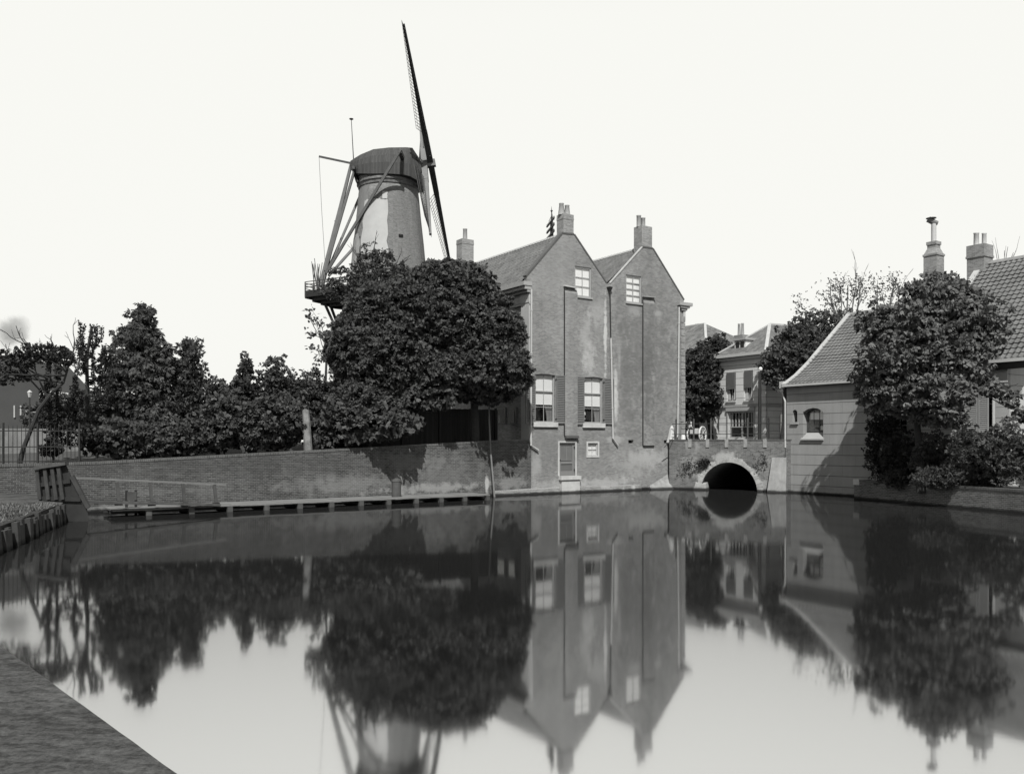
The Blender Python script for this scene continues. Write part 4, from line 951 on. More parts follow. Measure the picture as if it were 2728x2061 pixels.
# ------------------------------------------------------------------ big-roofed house at the frame edge
BH = thing('big_roof_house', V.p(12, 3, 1), 'pale house with a high pantiled roof and tall louvred shutters behind the chestnut', 'house')
e2 = V.hit(2685, 959)[1]; uc = V.hit(2685, 1100)[0]; q = rect(V, 2560, 2652, 990, 1163)
m_pl2 = plaster('pale_rusticated', .45, 3.2, .55, .5, .15)
mb = MB(); mb.wall(V, [(E1, 0), (uc, 0), (uc, e2), (E1, e2)], [rp(q)], depth=.3); mb.quad(V.p(uc, 0, 0), V.p(uc, 12, 0), V.p(uc, 12, e2), V.p(uc, 0, e2)); mb.add([V.p(uc, 0, e2), V.p(uc, 12, e2), V.p(uc, 6.2, V.hit(2698, 693, 6.2)[1] - .1)], [(0, 1, 2)]); mb.add([V.p(E1 + .25, 0, e2 - 3), V.p(E1 + .25, 12, e2 - 3), V.p(E1 + .25, 12, e2), V.p(E1 + .25, 6.2, V.hit(2698, 693, 6.2)[1] - .1), V.p(E1 + .25, 0, e2)], [(0, 1, 2, 3, 4)])
mb.build('wall', m_pl2, BH)
mb = MB(); mb.box(V, E1 + .1, uc + .02, -.06, 0, e2 - 1.1, e2 - .45); mb.build('frieze', m_cream, BH)
mb = MB(); mb.box(V, E1, uc + 1.6, -.45, .1, e2 - .12, e2 + .05); mb.build('gutter', m_cream, BH); mb = MB(); mb.box(V, E1, uc + 1.5, -.3, .0, e2 - .45, e2 - .12); mb.build('eaves_board', m_timber, BH)
u0, u1, z0, z1 = q
wd = window(BH, V, (u0, u1, z0, z1), 2, 2, .15, .1, .05, m_white, blind=z1 - 1.1)
sill(BH, V, u0 - .1, u1 + .1, z0 - .14, z0)
mb = MB(); mb.box(V, u1 - .14, u1 - .02, -.01, .1, z0, z1); mb.build('architrave', m_white, BH)
for (c0, c1) in ((u0 + .1, (u0 + u1) / 2 - .02), ((u0 + u1) / 2 + .02, u1 - .35)):
    mb = MB(); zz0, zz1 = z0 + .03, z1 - .75
    mb.box(V, c0, c0 + .06, -.02, .04, zz0, zz1); mb.box(V, c1 - .06, c1, -.02, .04, zz0, zz1); n = 26
    for k in range(n):
        z = zz0 + (zz1 - zz0) * k / n; h_ = (zz1 - zz0) / n
        mb.hexa([V.p(c0 + .06, -.02, z), V.p(c1 - .06, -.02, z), V.p(c1 - .06, .03, z + h_ * .6), V.p(c0 + .06, .03, z + h_ * .6), V.p(c0 + .06, -.02, z + h_ * .35), V.p(c1 - .06, -.02, z + h_ * .35), V.p(c1 - .06, .03, z + h_ * .95), V.p(c0 + .06, .03, z + h_ * .95)])
    mb.box(V, c0 + .05, c1 - .05, .05, .055, zz0, zz1); mb.build('shutter', m_frame, BH)
r2z = V.hit(2698, 693, 6.2)[1]
mb = MB(); pantiles(mb, V, E1 + .2, uc + 1.6, [(-.35, e2 + .02), (6.2, r2z)], .3, .4, .07, .06); mb.build('roof', m_tile2, BH)
mb = MB(); mb.quad(V.p(E1, 6.2, r2z), V.p(uc + 1.6, 6.2, r2z), V.p(uc + 1.6, 12.4, e2), V.p(E1, 12.4, e2)); mb.build('roof', m_tile2, BH)
mb = MB(); mb.beam(V.p(E1 + .1, 6.2, r2z + .08), V.p(uc + 1.6, 6.2, r2z + .08), .26, .16)
mb.beam(V.p(E1 + .12, .2, e2 + .55), V.p(E1 + .12, 6.2, r2z + .05), .34, .14); mb.build('ridge_tile', m_ridge, BH)
zc_ = V.hit(2582, 660, 6.2)[1]; pots = [(E1 - .1, 6.1, .15, .14, .78), (E1 + .25, 6.3, .13, .12, .72)]
chimney(BH, V, E1 - .45, E1 + .55, 5.7, 6.7, r2z - 2, zc_, m_brick2, pots, .75, stone=m_lead)

# ------------------------------------------------------------------ low quay and garden wall on the far right
mb = MB(); n = 14
for k in range(n):
    a = -.4 + 27 * k / n; b = -.4 + 27 * (k + 1) / n; mb.box(qy, a, b, 0, .4, -1, .96)
mb.cur = 1; mb.box(qy, -.42, 26.7, -.03, .42, .96, 1.07)
tag(mb.build('low_quay_wall', [m_rightquay, m_rowlock]), 'low dark brick quay wall under the bushes, next to the grey plastered wall', 'wall')
mb = MB(); q = qy.hit(2304, 1290); mb.box(qy, -.42, .05, -.06, .46, .78, 1.1); tag(mb.build('corner_stone', m_stone), 'pale stone block on the corner of the low quay wall', 'stone')

# ------------------------------------------------------------------ houses beyond the bridge
WH = Fr(P(2040, 1100, 62).x, 62, -56)     # u' negative = away to the left
WHo = thing('white_house', WH.p(-2, 3, 3.1), 'light two storey house with a dormer and hipped roof behind the bridge', 'house')
we = WH.hit(2040, 941)[1]; u_l = WH.hit(1916, 1100)[0]; zg = 3.12
r1 = rect(WH, 1936, 1960, 992, 1068); r2 = rect(WH, 1983, 2006, 986, 1066); r3 = rect(WH, 1941, 2009, 1095, 1167)
wo_ = WH.off()
m_plw = plaster('pale_lined_plaster', .62, 6, .5, .3, .1)
mb = MB(); mb.wall(WH, [(u_l, zg), (0, zg), (0, we), (u_l, we)], [rp(r1), rp(r2), rp(r3)], depth=.2); mb.quad(WH.p(0, 0, zg), WH.p(0, 9, zg), WH.p(0, 9, we), WH.p(0, 0, we)); mb.build('wall', m_plw, WHo)
for r in (r1, r2):
    w_ = window(WHo, WH, r, 2, 2, .1, .06, .04, m_cream, glass=m_dglass); hm = r[2] + (r[3] - r[2]) * .42
    mb = MB(); mb.box(WH, r[0] + .03, r[1] - .03, -.06, -.02, hm, r[3] - .02)
    for k in range(16): z = hm + (r[3] - hm) * k / 16; mb.box(WH, r[0] + .03, r[1] - .03, -.08, -.055, z, z + .05)
    mb.build('slatted_blind', m_shut, w_)
    for s_ in (0, 1):
        c = MB(); c.quad(WH.p(r[0] + .08 if not s_ else r[1] - .08, .08, r[2] + .08), WH.p(r[0] + .4 if not s_ else r[1] - .3, .08, r[2] + .08), WH.p(r[0] + .25 if not s_ else r[1] - .2, .08, hm), WH.p(r[0] + .08 if not s_ else r[1] - .08, .08, hm)); c.build('curtain', m_cream, w_)
    sill(WHo, WH, r[0] - .05, r[1] + .05, r[2] - .1, r[2], .1, m_cream)
w_ = window(WHo, WH, r3, 2, 1, .1, .12, .16, m_frame, glass=m_dglass, mid=r3[2] + (r3[3] - r3[2]) * .42)
mb = MB(); mz_ = r3[2] + (r3[3] - r3[2]) * .42
for k in (1, 2, 3, 5, 6, 7): u = r3[0] + (r3[1] - r3[0]) * k / 8; mb.box(WH, u - .02, u + .02, .1, .15, mz_, r3[3] - .1)
mb.build('muntin', m_cream, w_)
mb = MB(); mb.box(WH, r3[0] - .15, r3[1] + .15, -.16, .0, r3[3] + .02, r3[3] + .28); mb.box(WH, r3[0] - .1, r3[0], -.1, .0, zg, r3[3]); mb.box(WH, r3[1], r3[1] + .1, -.1, .0, zg, r3[3]); mb.build('shopfront_frame', m_frame, WHo)
mb = MB(); zst = WH.hit(1975, 1080)[1]; mb.box(WH, u_l, .08, -.12, 0, zst - .1, zst + .05); mb.box(WH, 0, .08, 0, 9, zst - .1, zst + .05); mb.build('string_course', m_frame, WHo)
mb = MB(); mb.box(WH, u_l - .3, .35, -.4, .0, we - .05, we + .16); mb.box(WH, u_l - .15, .2, -.2, .0, we - .28, we - .05); mb.box(WH, 0, .35, 0, 9, we - .05, we + .16); mb.build('cornice', m_cream, WHo)
mb = MB(); a, b, c, d = WH.p(u_l - .3, -.4, we + .16), WH.p(.35, -.4, we + .16), WH.p(.35, 9, we + .16), WH.p(u_l - .3, 9, we + .16)
rt0, rt1 = WH.p(u_l / 2 - 0.1, 4.2, we + 2.6), WH.p(-2.0, 4.2, we + 2.6)
rz = WH.hit(2050, 868, 4.2)[1]; rt0 = WH.p(-2.4, 3.4, rz); rt1 = WH.p(-2.0, 6, rz)
mb.add([a, b, c, d, rt0, rt1], [(0, 1, 4), (1, 2, 5, 4), (2, 3, 5), (3, 0, 4, 5)]); mb.build('roof', brick('small_tiles', .15, .07, .3, .25, .3, blotch=.3), WHo)
mb = MB(); mb.beam(b, rt0, .25, .14); mb.beam(a, rt0, .2, .1); mb.beam(rt0, rt1, .25, .14); mb.build('hip_tile', m_ridge, WHo)
dq = rect(WH, 1962, 1988, 914, 942, .6); mb = MB(); mb.box(WH, dq[0], dq[1] + .1, .4, 3.2, we + .2, dq[3] + .2); dm = mb.build('dormer', m_white, WHo)
mb = MB(); mb.box(WH, dq[0] - .12, dq[1] + .22, .25, 3.3, dq[3] + .2, dq[3] + .36); mb.build('dormer_roof', m_frame, dm)
mb = MB()
for k in (0, 1): uu = dq[0] + .12 + k * (dq[1] - dq[0]) * .48; mb.box(WH, uu, uu + (dq[1] - dq[0]) * .36, .37, .4, we + .45, dq[3] + .1)
mb.build('glass_pane', m_dglass, dm)
cq = rect(WH, 1965, 1987, 893, 930, 3.2); chimney(WHo, WH, cq[0], cq[1], 2.8, 3.5, we + .6, cq[3], m_brick2, [(cq[0] + .25, 3.1, .13, .1, .95), (cq[0] + .6, 3.1, .13, .1, .95)], .3)
sr = Fr(WH.o.x, WH.o.y, 34)    # side wall going away to the right
q = rect(sr, 2078, 2100, 1103, 1168, 0); mb = MB(); mb.box(sr, q[0], q[1] + .6, -.04, .02, q[2], q[3]); mb.build('side_window', m_dglass, WHo)
mb = MB(); mb.box(sr, .1, 8, -.1, .0, ZY(1074, 62), ZY(1070, 62)); mb.build('string_course', m_cream, WHo)

FHf = Fr(P(1886, 1100, 72).x, 72, -56)
FH = thing('rear_house', FHf.p(-3, 3, 3.1), 'house with a hipped tiled roof just visible past the corner of the gabled brick house', 'house')
fe_ = FHf.hit(1860, 934)[1]; m_flatw = plain('pale_wall', .45, .8, .2)
mb = MB(); mb.box(FHf, -9, -.2, 0, 8, 3.1, fe_); mb.build('wall', m_flatw, FH)
mb = MB(); mb.box(FHf, -9.3, .1, -.3, 8.3, fe_, fe_ + .2); mb.build('cornice', m_frame, FH)
mb = MB(); rz = FHf.hit(1822, 868, 3)[1]; A_ = [FHf.p(-9.3, -.3, fe_ + .2), FHf.p(.1, -.3, fe_ + .2), FHf.p(.1, 8.3, fe_ + .2), FHf.p(-9.3, 8.3, fe_ + .2), FHf.p(-6, 3.5, rz), FHf.p(-3.6, 3.5, rz)]
mb.add(A_, [(0, 1, 5, 4), (1, 2, 5), (2, 3, 4, 5), (3, 0, 4)]); mb.build('roof', brick('small_tiles_grey', .15, .07, .3, .25, .3, blotch=.3), FH)
mb = MB(); mb.beam(A_[1], A_[5], .22, .12); mb.beam(A_[4], A_[5], .22, .12); mb.build('hip_tile', m_ridge, FH)
cq = rect(FHf, 1851, 1866, 885, 905, 4); chimney(FH, FHf, cq[0], cq[1], 3.6, 4.4, fe_ + .4, cq[3], m_brick2, [(cq[0] + .2, 4, .12, .1, .8), (cq[0] + .45, 4, .12, .1, .8)], .2)
q = rect(FHf, 1836, 1862, 1098, 1166); window(FH, FHf, q, 2, 3, -.1, .08, .05, m_dark, glass=m_dglass)
q = rect(FHf, 1822, 1836, 950, 1000); mb = MB(); mb.box(FHf, q[0], q[1], -.05, 0, q[2], q[3]); mb.build('window', m_white, FH)
# wooden pole with small lamp
Yp = 57.5; q = P(2023, 1172, Yp); lp_ = thing('street_pole', (q.x, q.y, 3.1), 'dark wooden pole with a small pale insulator in front of the light house', 'pole')
mb = MB(); mb.tube([(q.x, q.y, 3.0), (q.x + .03, q.y, 5.5), P(2024, 990, Yp)], [.14, .12, .09], 8); mb.build('shaft', m_timber, lp_)
c = P(2026, 983, Yp); mb = MB(); mb.lathe((c.x, c.y), [(.03, c.z - .15), (.12, c.z - .08), (.14, c.z + .05), (.05, c.z + .14)], 10); mb.build('insulator', m_white, lp_)

# mast with three crossarms on the roof
Yq = 55.2; q = P(1467, 640, Yq); tm = thing('telephone_mast', (q.x, q.y, q.z - .8), 'roof mast with three slanting crossarms of insulators beside the left chimney of the brick house', 'mast')
mb = MB(); mb.tube([(q.x + .06, q.y, q.z - 1.2), P(1470, 600, Yq), P(1470, 572, Yq)], [.13, .11, .05], 8); mb.tube([P(1470, 572, Yq), P(1469.3, 562, Yq), P(1469, 550, Yq)], [.05, .03, .008], 6); c = P(1469.5, 562, Yq)
mb.lathe((c.x, c.y), [(.02, c.z - .08), (.09, c.z), (.02, c.z + .08)], 8); mb.tube([P(1470, 573, Yq), P(1462, 590, Yq - .5)], .02, 5); mb.tube([P(1470, 573, Yq), P(1476, 586, Yq + .5)], .02, 5); mb.build('pole', m_wood, tm)
dv = Vector((.16, -1, 0)).normalized()
for y in (592, 609, 626):
    c = P(1467, y, Yq); mb = MB(); mb.beam(c - dv * 1.25, c + dv * 1.1, .09, .08); ca = mb.build('crossarm', m_wood, tm)
    for k in range(8):
        ins = MB(); e = c + dv * (-1.15 + 2.2 * k / 7); ins.lathe((e.x, e.y), [(.02, e.z + .04), (.04, e.z + .07), (.04, e.z + .12), (.01, e.z + .14)], 6)
        ins.build('insulator', m_wood, ca)

# ------------------------------------------------------------------ far left: dark building, lamp, pale hoarding
Yl = 72.0; cq = Fr(P(104, 1100, Yl).x, Yl, 2)
db = thing('gabled_warehouse', cq.p(-6, 4, 2), 'dark gabled building with pale upright pilasters beyond the iron fence', 'building')
zE = ZY(1045, Yl); zR = ZY(950, Yl); xl = -14
mb = MB(); mb.box(cq, xl, 0, 0, 10, 1.5, ZY(1060, Yl)); mb.add([cq.p(xl, 0, ZY(1060, Yl)), cq.p(0, 0, ZY(1060, Yl)), cq.p(0.1, 0, zE + .3), cq.p(-1.0, 0, ZY(985, Yl)), cq.p(-2.3, 0, zR), cq.p(xl, 0, zR)], [(0, 1, 2, 3, 4, 5)]); mb.build('wall', m_far, db)
mb = MB(); mb.hexa([cq.p(xl, -.2, zR), cq.p(-2.3, -.2, zR), cq.p(-2.3, 6, zR + .5), cq.p(xl, 6, zR + .5), cq.p(xl, -.2, zR + .1), cq.p(-2.3, -.2, zR + .1), cq.p(-2.3, 6, zR + .6), cq.p(xl, 6, zR + .6)])
mb.add([cq.p(-2.3, -.3, zR), cq.p(.3, -.3, zE + .2), cq.p(.3, 10, zE + .2), cq.p(-2.3, 10, zR)], [(0, 1, 2, 3)]); mb.build('roof', m_farroof, db)
for px, wd_ in ((40, 4), (57, 4), (72, 5), (92, 9)):
    u = cq.hit(px, 1110)[0]; h_ = wd_ * Yl / FPX / 2; mb = MB(); mb.box(cq, u - h_, u + h_, -.12, .0, ZY(1145 if px == 92 else 1112, Yl), ZY(1080, Yl)); mb.build('pilaster', m_frame, db)
hd = MB(); hf = Fr(P(150, 1200, 46).x, 46, 25); hd.box(hf, -16, 2.4, 0, .15, 1.9, 3.9)
tag(hd.build('garden_wall', plain('pale_garden_wall', .2, .9, .5, 2, streak=.4)), 'light garden wall seen through the bars of the iron fence', 'wall')
q = P(79, 1170, 50); sl = thing('street_lamp', (q.x, q.y, 2), 'slim street lamp with a pale lantern beyond the iron fence', 'lamp')
mb = MB(); mb.tube([(q.x, q.y, 2), (q.x, q.y, 3.2), P(79, 1058, 50)], [.09, .06, .04], 8); mb.build('lamp_post', m_dark, sl)
c = P(79, 1050, 50); mb = MB(); mb.lathe((c.x, c.y), [(.07, c.z - .18), (.14, c.z + .1), (.16, c.z + .12), (.03, c.z + .24)], 6); mb.build('lantern', m_lead, sl)

# ------------------------------------------------------------------ people and cart on the bridge
def person(base, h, face, label, lean=0.0, hat=True, armpose=0, cloth=m_cloth):
    """one continuous skinned body, clothing as children; face = heading angle (0 looks towards -y)"""
    root = thing('person', base, label, 'person')
    k = h / 1.72; cf, sf = math.cos(face), math.sin(face)
    def q(x, y, z): return Vector((x * cf - y * sf, x * sf + y * cf, z)) * k     # y negative = forward
    J_ = {'pel': (0, 0, .93), 'sp': (0, -.01 - lean * .1, 1.12), 'ch': (0, -.02 - lean * .25, 1.32), 'nk': (0, -.02 - lean * .35, 1.47), 'hd': (0, -.04 - lean * .42, 1.58), 'tp': (0, -.03 - lean * .45, 1.68)}
    E = [('pel', 'sp'), ('sp', 'ch'), ('ch', 'nk'), ('nk', 'hd'), ('hd', 'tp')]
    rad = {'pel': .15, 'sp': .13, 'ch': .155, 'nk': .055, 'hd': .085, 'tp': .06}
    for s_, t_ in ((-1, 'l'), (1, 'r')):
        fwd = .12 * s_
        J_.update({'sh' + t_: (.19 * s_, -.02 - lean * .3, 1.4), 'el' + t_: (.24 * s_, -.05 - lean * .5, 1.13) if armpose == 0 else (.25 * s_, -.2 - lean * .4, 1.18),
                   'wr' + t_: (.25 * s_, -.16 - lean * .6, .9) if armpose == 0 else (.18 * s_, -.42 - lean * .3, 1.12), 'hp' + t_: (.1 * s_, 0, .88), 'kn' + t_: (.11 * s_, -.03 - fwd * .8, .49), 'an' + t_: (.11 * s_, .02 - fwd * 1.5, .09), 'to' + t_: (.12 * s_, -.14 - fwd * 1.5, .04)})
        rad.update({'sh' + t_: .075, 'el' + t_: .05, 'wr' + t_: .033, 'hp' + t_: .105, 'kn' + t_: .07, 'an' + t_: .045, 'to' + t_: .035})
        E += [('ch', 'sh' + t_), ('sh' + t_, 'el' + t_), ('el' + t_, 'wr' + t_), ('pel', 'hp' + t_), ('hp' + t_, 'kn' + t_), ('kn' + t_, 'an' + t_), ('an' + t_, 'to' + t_)]
        w_ = Vector(J_['wr' + t_]); d = (w_ - Vector(J_['el' + t_])).normalized(); pm_ = w_ + d * .07; J_['pa' + t_] = tuple(pm_); rad['pa' + t_] = .036; E.append(('wr' + t_, 'pa' + t_))
        for f_ in range(4):
            a = pm_ + d * .055 + Vector((0, .032 * (f_ - 1.5) * 1.0, 0)); b = a + (d * .7 + Vector((-.5 * s_, 0, -.1))).normalized() * (.045 if f_ not in (0, 3) else .035)
            J_['f%d%s' % (f_, t_)] = tuple(a); J_['g%d%s' % (f_, t_)] = tuple(b); rad['f%d%s' % (f_, t_)] = .010; rad['g%d%s' % (f_, t_)] = .008; E += [('pa' + t_, 'f%d%s' % (f_, t_)), ('f%d%s' % (f_, t_), 'g%d%s' % (f_, t_))]
        a = w_ + d * .04 + Vector((-.02 * s_, -.04, 0)); J_['th' + t_] = tuple(a + d * .04 + Vector((0, -.02, 0))); rad['th' + t_] = .010; E.append(('pa' + t_, 'th' + t_))
    J_['no'] = (0, -.14 - lean * .42, 1.57); rad['no'] = .018; E.append(('hd', 'no'))
    def skin(name, keys, edges, grow, mat, parent):
        keys = [x for x in J_ if x in keys]; ix = {x: i for i, x in enumerate(keys)}
        me = bpy.data.meshes.new(name); me.from_pydata([q(*J_[x]) for x in keys], [(ix[a], ix[b]) for a, b in edges if a in ix and b in ix], [])
        o = bpy.data.objects.new(name, me); col.objects.link(o); o.parent = parent; me.materials.append(mat)
        m_ = o.modifiers.new('skin', 'SKIN'); m_.use_smooth_shade = True
        for i, x in enumerate(keys): r = (rad[x] + grow) * k; me.skin_vertices[0].data[i].radius = (r * (1.15 if x in ('pel', 'ch', 'sp') else 1), r * (.8 if x in ('pel', 'ch', 'sp') else 1))
        me.skin_vertices[0].data[ix[keys[0]]].use_root = True
        o.modifiers.new('sub', 'SUBSURF').levels = 1; o.modifiers['sub'].render_levels = 2; return o
    skin('body', set(J_), E, 0, m_skin, root)
    skin('jacket', {'sp', 'ch', 'shl', 'shr', 'ell', 'elr', 'wrl', 'wrr'}, E, .022, cloth, root)
    skin('trousers', {'pel', 'sp', 'hpl', 'hpr', 'knl', 'knr', 'anl', 'anr'}, E, .02, cloth, root)
    sh = MB(); c = Vector(base) + q(0, -.165 - lean * .2, 1.25); sh.hexa([c + q(x, y, z) for z in (-.14, .2) for x, y in ((-.035, 0), (.035, 0), (.035, .06), (-.035, .06))]); sh.build('shirt_front', m_shirt, root)
    if hat:
        c = Vector(base) + q(*J_['tp']); hm_ = MB(); hm_.lathe((c.x, c.y), [(.19 * k, c.z - .035), (.19 * k, c.z - .02), (.11 * k, c.z - .015), (.1 * k, c.z + .07), (.07 * k, c.z + .1), (.01, c.z + .1)], 14); hm_.build('hat', m_cloth, root, smooth=True)
    return root
q = P(1838, 1172, 59.3); person((q.x, q.y, 3.13), 1.74, R(20), 'man in dark suit and brimmed hat, pale shirt front, standing beside the cart wheel', hat=True)
q = P(1826, 1172, 59.8); person((q.x, q.y, 3.13), 1.6, R(-50), 'person in dark clothes bent slightly forward behind the bridge railing', lean=.35, hat=False, armpose=1)
# cart
q = P(1872, 1160, 59.0); KF = Fr(q.x, q.y, 54); zc0 = 3.13
ct = thing('handcart', KF.p(-.4, .5, zc0), 'two wheeled handcart with a pale load standing on the bridge', 'cart')
def wheel(w_, rr=.56):
    X_ = Vector((KF.U.x, KF.U.y, 0)); c = KF.p(0, w_, zc0 + rr)
    mb = MB(); n = 26
    pts = [c + X_ * math.cos(2 * math.pi * k / n) * rr + Vector((0, 0, math.sin(2 * math.pi * k / n) * rr)) for k in range(n)]
    for k in range(n): mb.beam(pts[k], pts[(k + 1) % n], .075, .08, X_.cross(Vector((0, 0, 1))))
    wh = mb.build('wheel', m_shirt, ct); sp_ = MB()
    for k in range(10): a = 2 * math.pi * k / 10 + .2; sp_.tube([c, c + X_ * math.cos(a) * rr + Vector((0, 0, math.sin(a) * rr))], .022, 5)
    sp_.build('spokes', m_lead, wh); hb_ = MB(); nn = X_.cross(Vector((0, 0, 1))); hb_.tube([c - nn * .09, c + nn * .09], .07, 10); hb_.build('wheel_hub', m_timber, wh)
wheel(0); wheel(.9)
ld_ = MB(); ld_.box(KF, -.5, .6, .12, .8, zc0 + .55, zc0 + .62); ld_.beam(KF.p(.5, .2, zc0 + .6), KF.p(1.0, .2, zc0 + .95), .05, .05); ld_.beam(KF.p(.5, .7, zc0 + .6), KF.p(1.0, .7, zc0 + .95), .05, .05); ld_.build('bed', m_wood, ct)
bx = MB(); bx.box(KF, -.46, -.1, .2, .75, zc0 + .625, zc0 + .9); bx.box(KF, -.08, .3, .3, .78, zc0 + .625, zc0 + 1.0)
tag(bx.build('crate', m_cream), 'pale boxes loaded on the handcart', 'crate')
q = P(1820, 1165, 58.6); mb = MB(); mb.lathe((q.x, q.y), [(.16, 3.13), (.17, 3.3), (.15, 3.62), (.1, 3.66)], 10); tag(mb.build('milk_churn', m_white, smooth=False), 'white churn standing between the house corner and the people on the bridge', 'churn')
q = BR.p(.0, .5, 3.13); mb = MB(); mb.lathe((q.x - .25, q.y + .2), [(.42, 3.13), (.3, 3.5), (.16, 4.1), (.05, 4.3)], 9); tag(mb.build('canvas_cover', m_cream), 'pale canvas covered heap leaning in the corner of the brick house by the bridge', 'cover')

# ------------------------------------------------------------------ vegetation
rng = np.random.default_rng(11)
def npmesh(name, V4, mat, parent):
    """V4: (n,4,3) quads"""
    org = np.array(WORLD[parent.name]); n = len(V4); me = bpy.data.meshes.new(name)
    me.vertices.add(n * 4); me.vertices.foreach_set('co', (V4.reshape(-1, 3) - org).astype(np.float32).ravel())
    me.loops.add(n * 4); me.loops.foreach_set('vertex_index', np.arange(n * 4, dtype=np.int32))
    me.polygons.add(n); me.polygons.foreach_set('loop_start', np.arange(0, n * 4, 4, dtype=np.int32)); me.polygons.foreach_set('loop_total', np.full(n, 4, dtype=np.int32))
    me.update(calc_edges=True); me.materials.append(mat)
    o = bpy.data.objects.new(name, me); col.objects.link(o); o.parent = parent; return o
def unit(a): return a / np.maximum(np.linalg.norm(a, axis=-1, keepdims=True), 1e-9)
def rdir(n): return unit(rng.normal(size=(n, 3)))
def leaves(c, out, size, k=5, droop=.5, slim=.34):
    """fans of k leaflets at points c (n,3), growing in direction out"""
    n = len(c); out = unit(out * .8 + rdir(n) * .55); res = []
    side = unit(np.cross(out, rdir(n))); up = np.cross(side, out)
    flip = np.where(up[:, 2:3] < 0, -1, 1); up = up * flip
    for i in range(k):
        a = (i - (k - 1) / 2) * (1.0 if k > 1 else 0) * (2.4 / max(k, 2)) + rng.uniform(-.2, .2, (n, 1))
        d = unit(out * np.cos(a) + side * np.sin(a) + np.array([0, 0, -1.]) * droop * rng.uniform(.4, 1.3, (n, 1)))
        L = size * rng.uniform(.7, 1.25, (n, 1)); s = unit(np.cross(d, up + rdir(n) * .35)) * L * slim
        p1 = c + d * L * .6
        res.append(np.stack([c, p1 + s - [0, 0, .0], c + d * L, p1 - s], axis=1))
    return np.concatenate(res)
def ell(px, py, Y, rx, ry, ryd=None):
    c = P(px, py, Y); k = Y / FPX; return (c.x, c.y, c.z, rx * k, (ryd if ryd is not None else rx * k), ry * k)
def crown_pts(ells, cl, dens, reject=None, inner=.35, lump=1.0):
    """clump centres over the union surface of the ellipsoids"""
    out = []
    for i, e in enumerate(ells):
        c = np.array(e[:3]); r = np.array(e[3:])
        area = 4 * math.pi * (((r[0] * r[1]) ** 1.6 + (r[0] * r[2]) ** 1.6 + (r[1] * r[2]) ** 1.6) / 3) ** (1 / 1.6)
        n = int(area * dens / (cl * cl)); d = rdir(n)
        rad = 1 - rng.random(n) ** 2 * inner; rad *= 1 + rng.normal(size=n) * .045 * lump
        bump_ = np.sin(d[:, 0] * 7 + i * 2.1) * np.sin(d[:, 1] * 6 + i) * np.sin(d[:, 2] * 8 + i * 1.7); rad *= 1 + .13 * bump_
        fr2 = rng.random(n) < .12; rad = np.where(fr2, rad * rng.uniform(1.02, 1.02 + .3 * min(1, .9 / max(r.max(), .5)), n), rad)
        p = c + d * r * rad[:, None]; keep = np.ones(n, bool)
        for j, f in enumerate(ells):
            if j != i:
                q = (p - np.array(f[:3])) / np.array(f[3:]); keep &= (q ** 2).sum(1) > .62
        if reject is not None: keep &= ~reject(p)
        out.append(np.concatenate([p[keep], unit(d / r)[keep]], axis=1))
    return np.concatenate(out)
def foliage(parent, ells, mat, cl=.55, dens=.9, per=22, size=.2, k=5, droop=.5, slim=.34, reject=None, inner=.35, name='crown', core=True, lump=1.0, core_mat=None, flat=.55):
    cp = crown_pts(ells, cl, dens, reject, inner, lump); m = len(cp)
    cr = cl * rng.choice([.3, .55, .8, 1.1, 1.5], m, p=[.2, .25, .25, .2, .1])
    idx = np.repeat(np.arange(m), per); n = len(idx)
    d = rdir(n); d[:, 2] = d[:, 2] * .8 + .25; d = unit(d + cp[idx, 3:] * .75)
    p = cp[idx, :3] + d * np.array([1, 1, flat]) * (cr[idx] * rng.uniform(.55, 1.05, n))[:, None]
    if reject is not None: g_ = ~reject(p); p = p[g_]; d = d[g_]
    sz_ = size * rng.uniform(.65, 1.35, m)[idx][:len(p)][:, None] if reject is None else size * rng.uniform(.6, 1.35, (len(p), 1))
    Vq = leaves(p, d * np.array([1, 1, .55]), sz_, k, droop, slim)
    if core:   # big leaves deep inside keep the light out
        q = []
        for e in ells:
            r = np.array(e[3:]); nn = int(26 * (r[0] * r[2] + r[1] * r[2] + r[0] * r[1]) / 1.0); c = np.array(e[:3]) + rdir(nn) * r * rng.uniform(.35, .7, (nn, 1))
            if reject is not None: c = c[~reject(c)]
            q.append(leaves(c, rdir(len(c)), .36, 3, .5, .4))
        Vq = np.concatenate([Vq] + q)
    return npmesh(name, Vq, mat, parent)
def grow(mb, p, d, L, r, depth, tips, bend=.25, split=(2, 3), ang=.6, upb=.12, shr=.72):
    pts = [p]; rr = [r]; n = 4
    for i in range(n):
        d = (d + Vector([random.uniform(-bend, bend) for _ in range(3)]) + Vector((0, 0, upb))).normalized(); p = p + d * L / n; pts.append(p); rr.append(r * (1 - .4 * (i + 1) / n))
    mb.tube(pts, rr, 6 if r > .04 else 4, cap=False)
    tips.append((p, d, depth)); 
    if depth <= 0: return
    for i in range(random.randint(*split)):
        ax_ = Vector([random.uniform(-1, 1) for _ in range(3)]).cross(d).normalized(); a = random.uniform(.5, 1) * ang
        nd = (d * math.cos(a) + ax_ * math.sin(a)).normalized(); st_ = pts[random.choice((2, 3, 4, 4))]
        grow(mb, st_, nd, L * shr * random.uniform(.8, 1.15), rr[-1] * .8, depth - 1, tips, bend, split, ang, upb, shr)
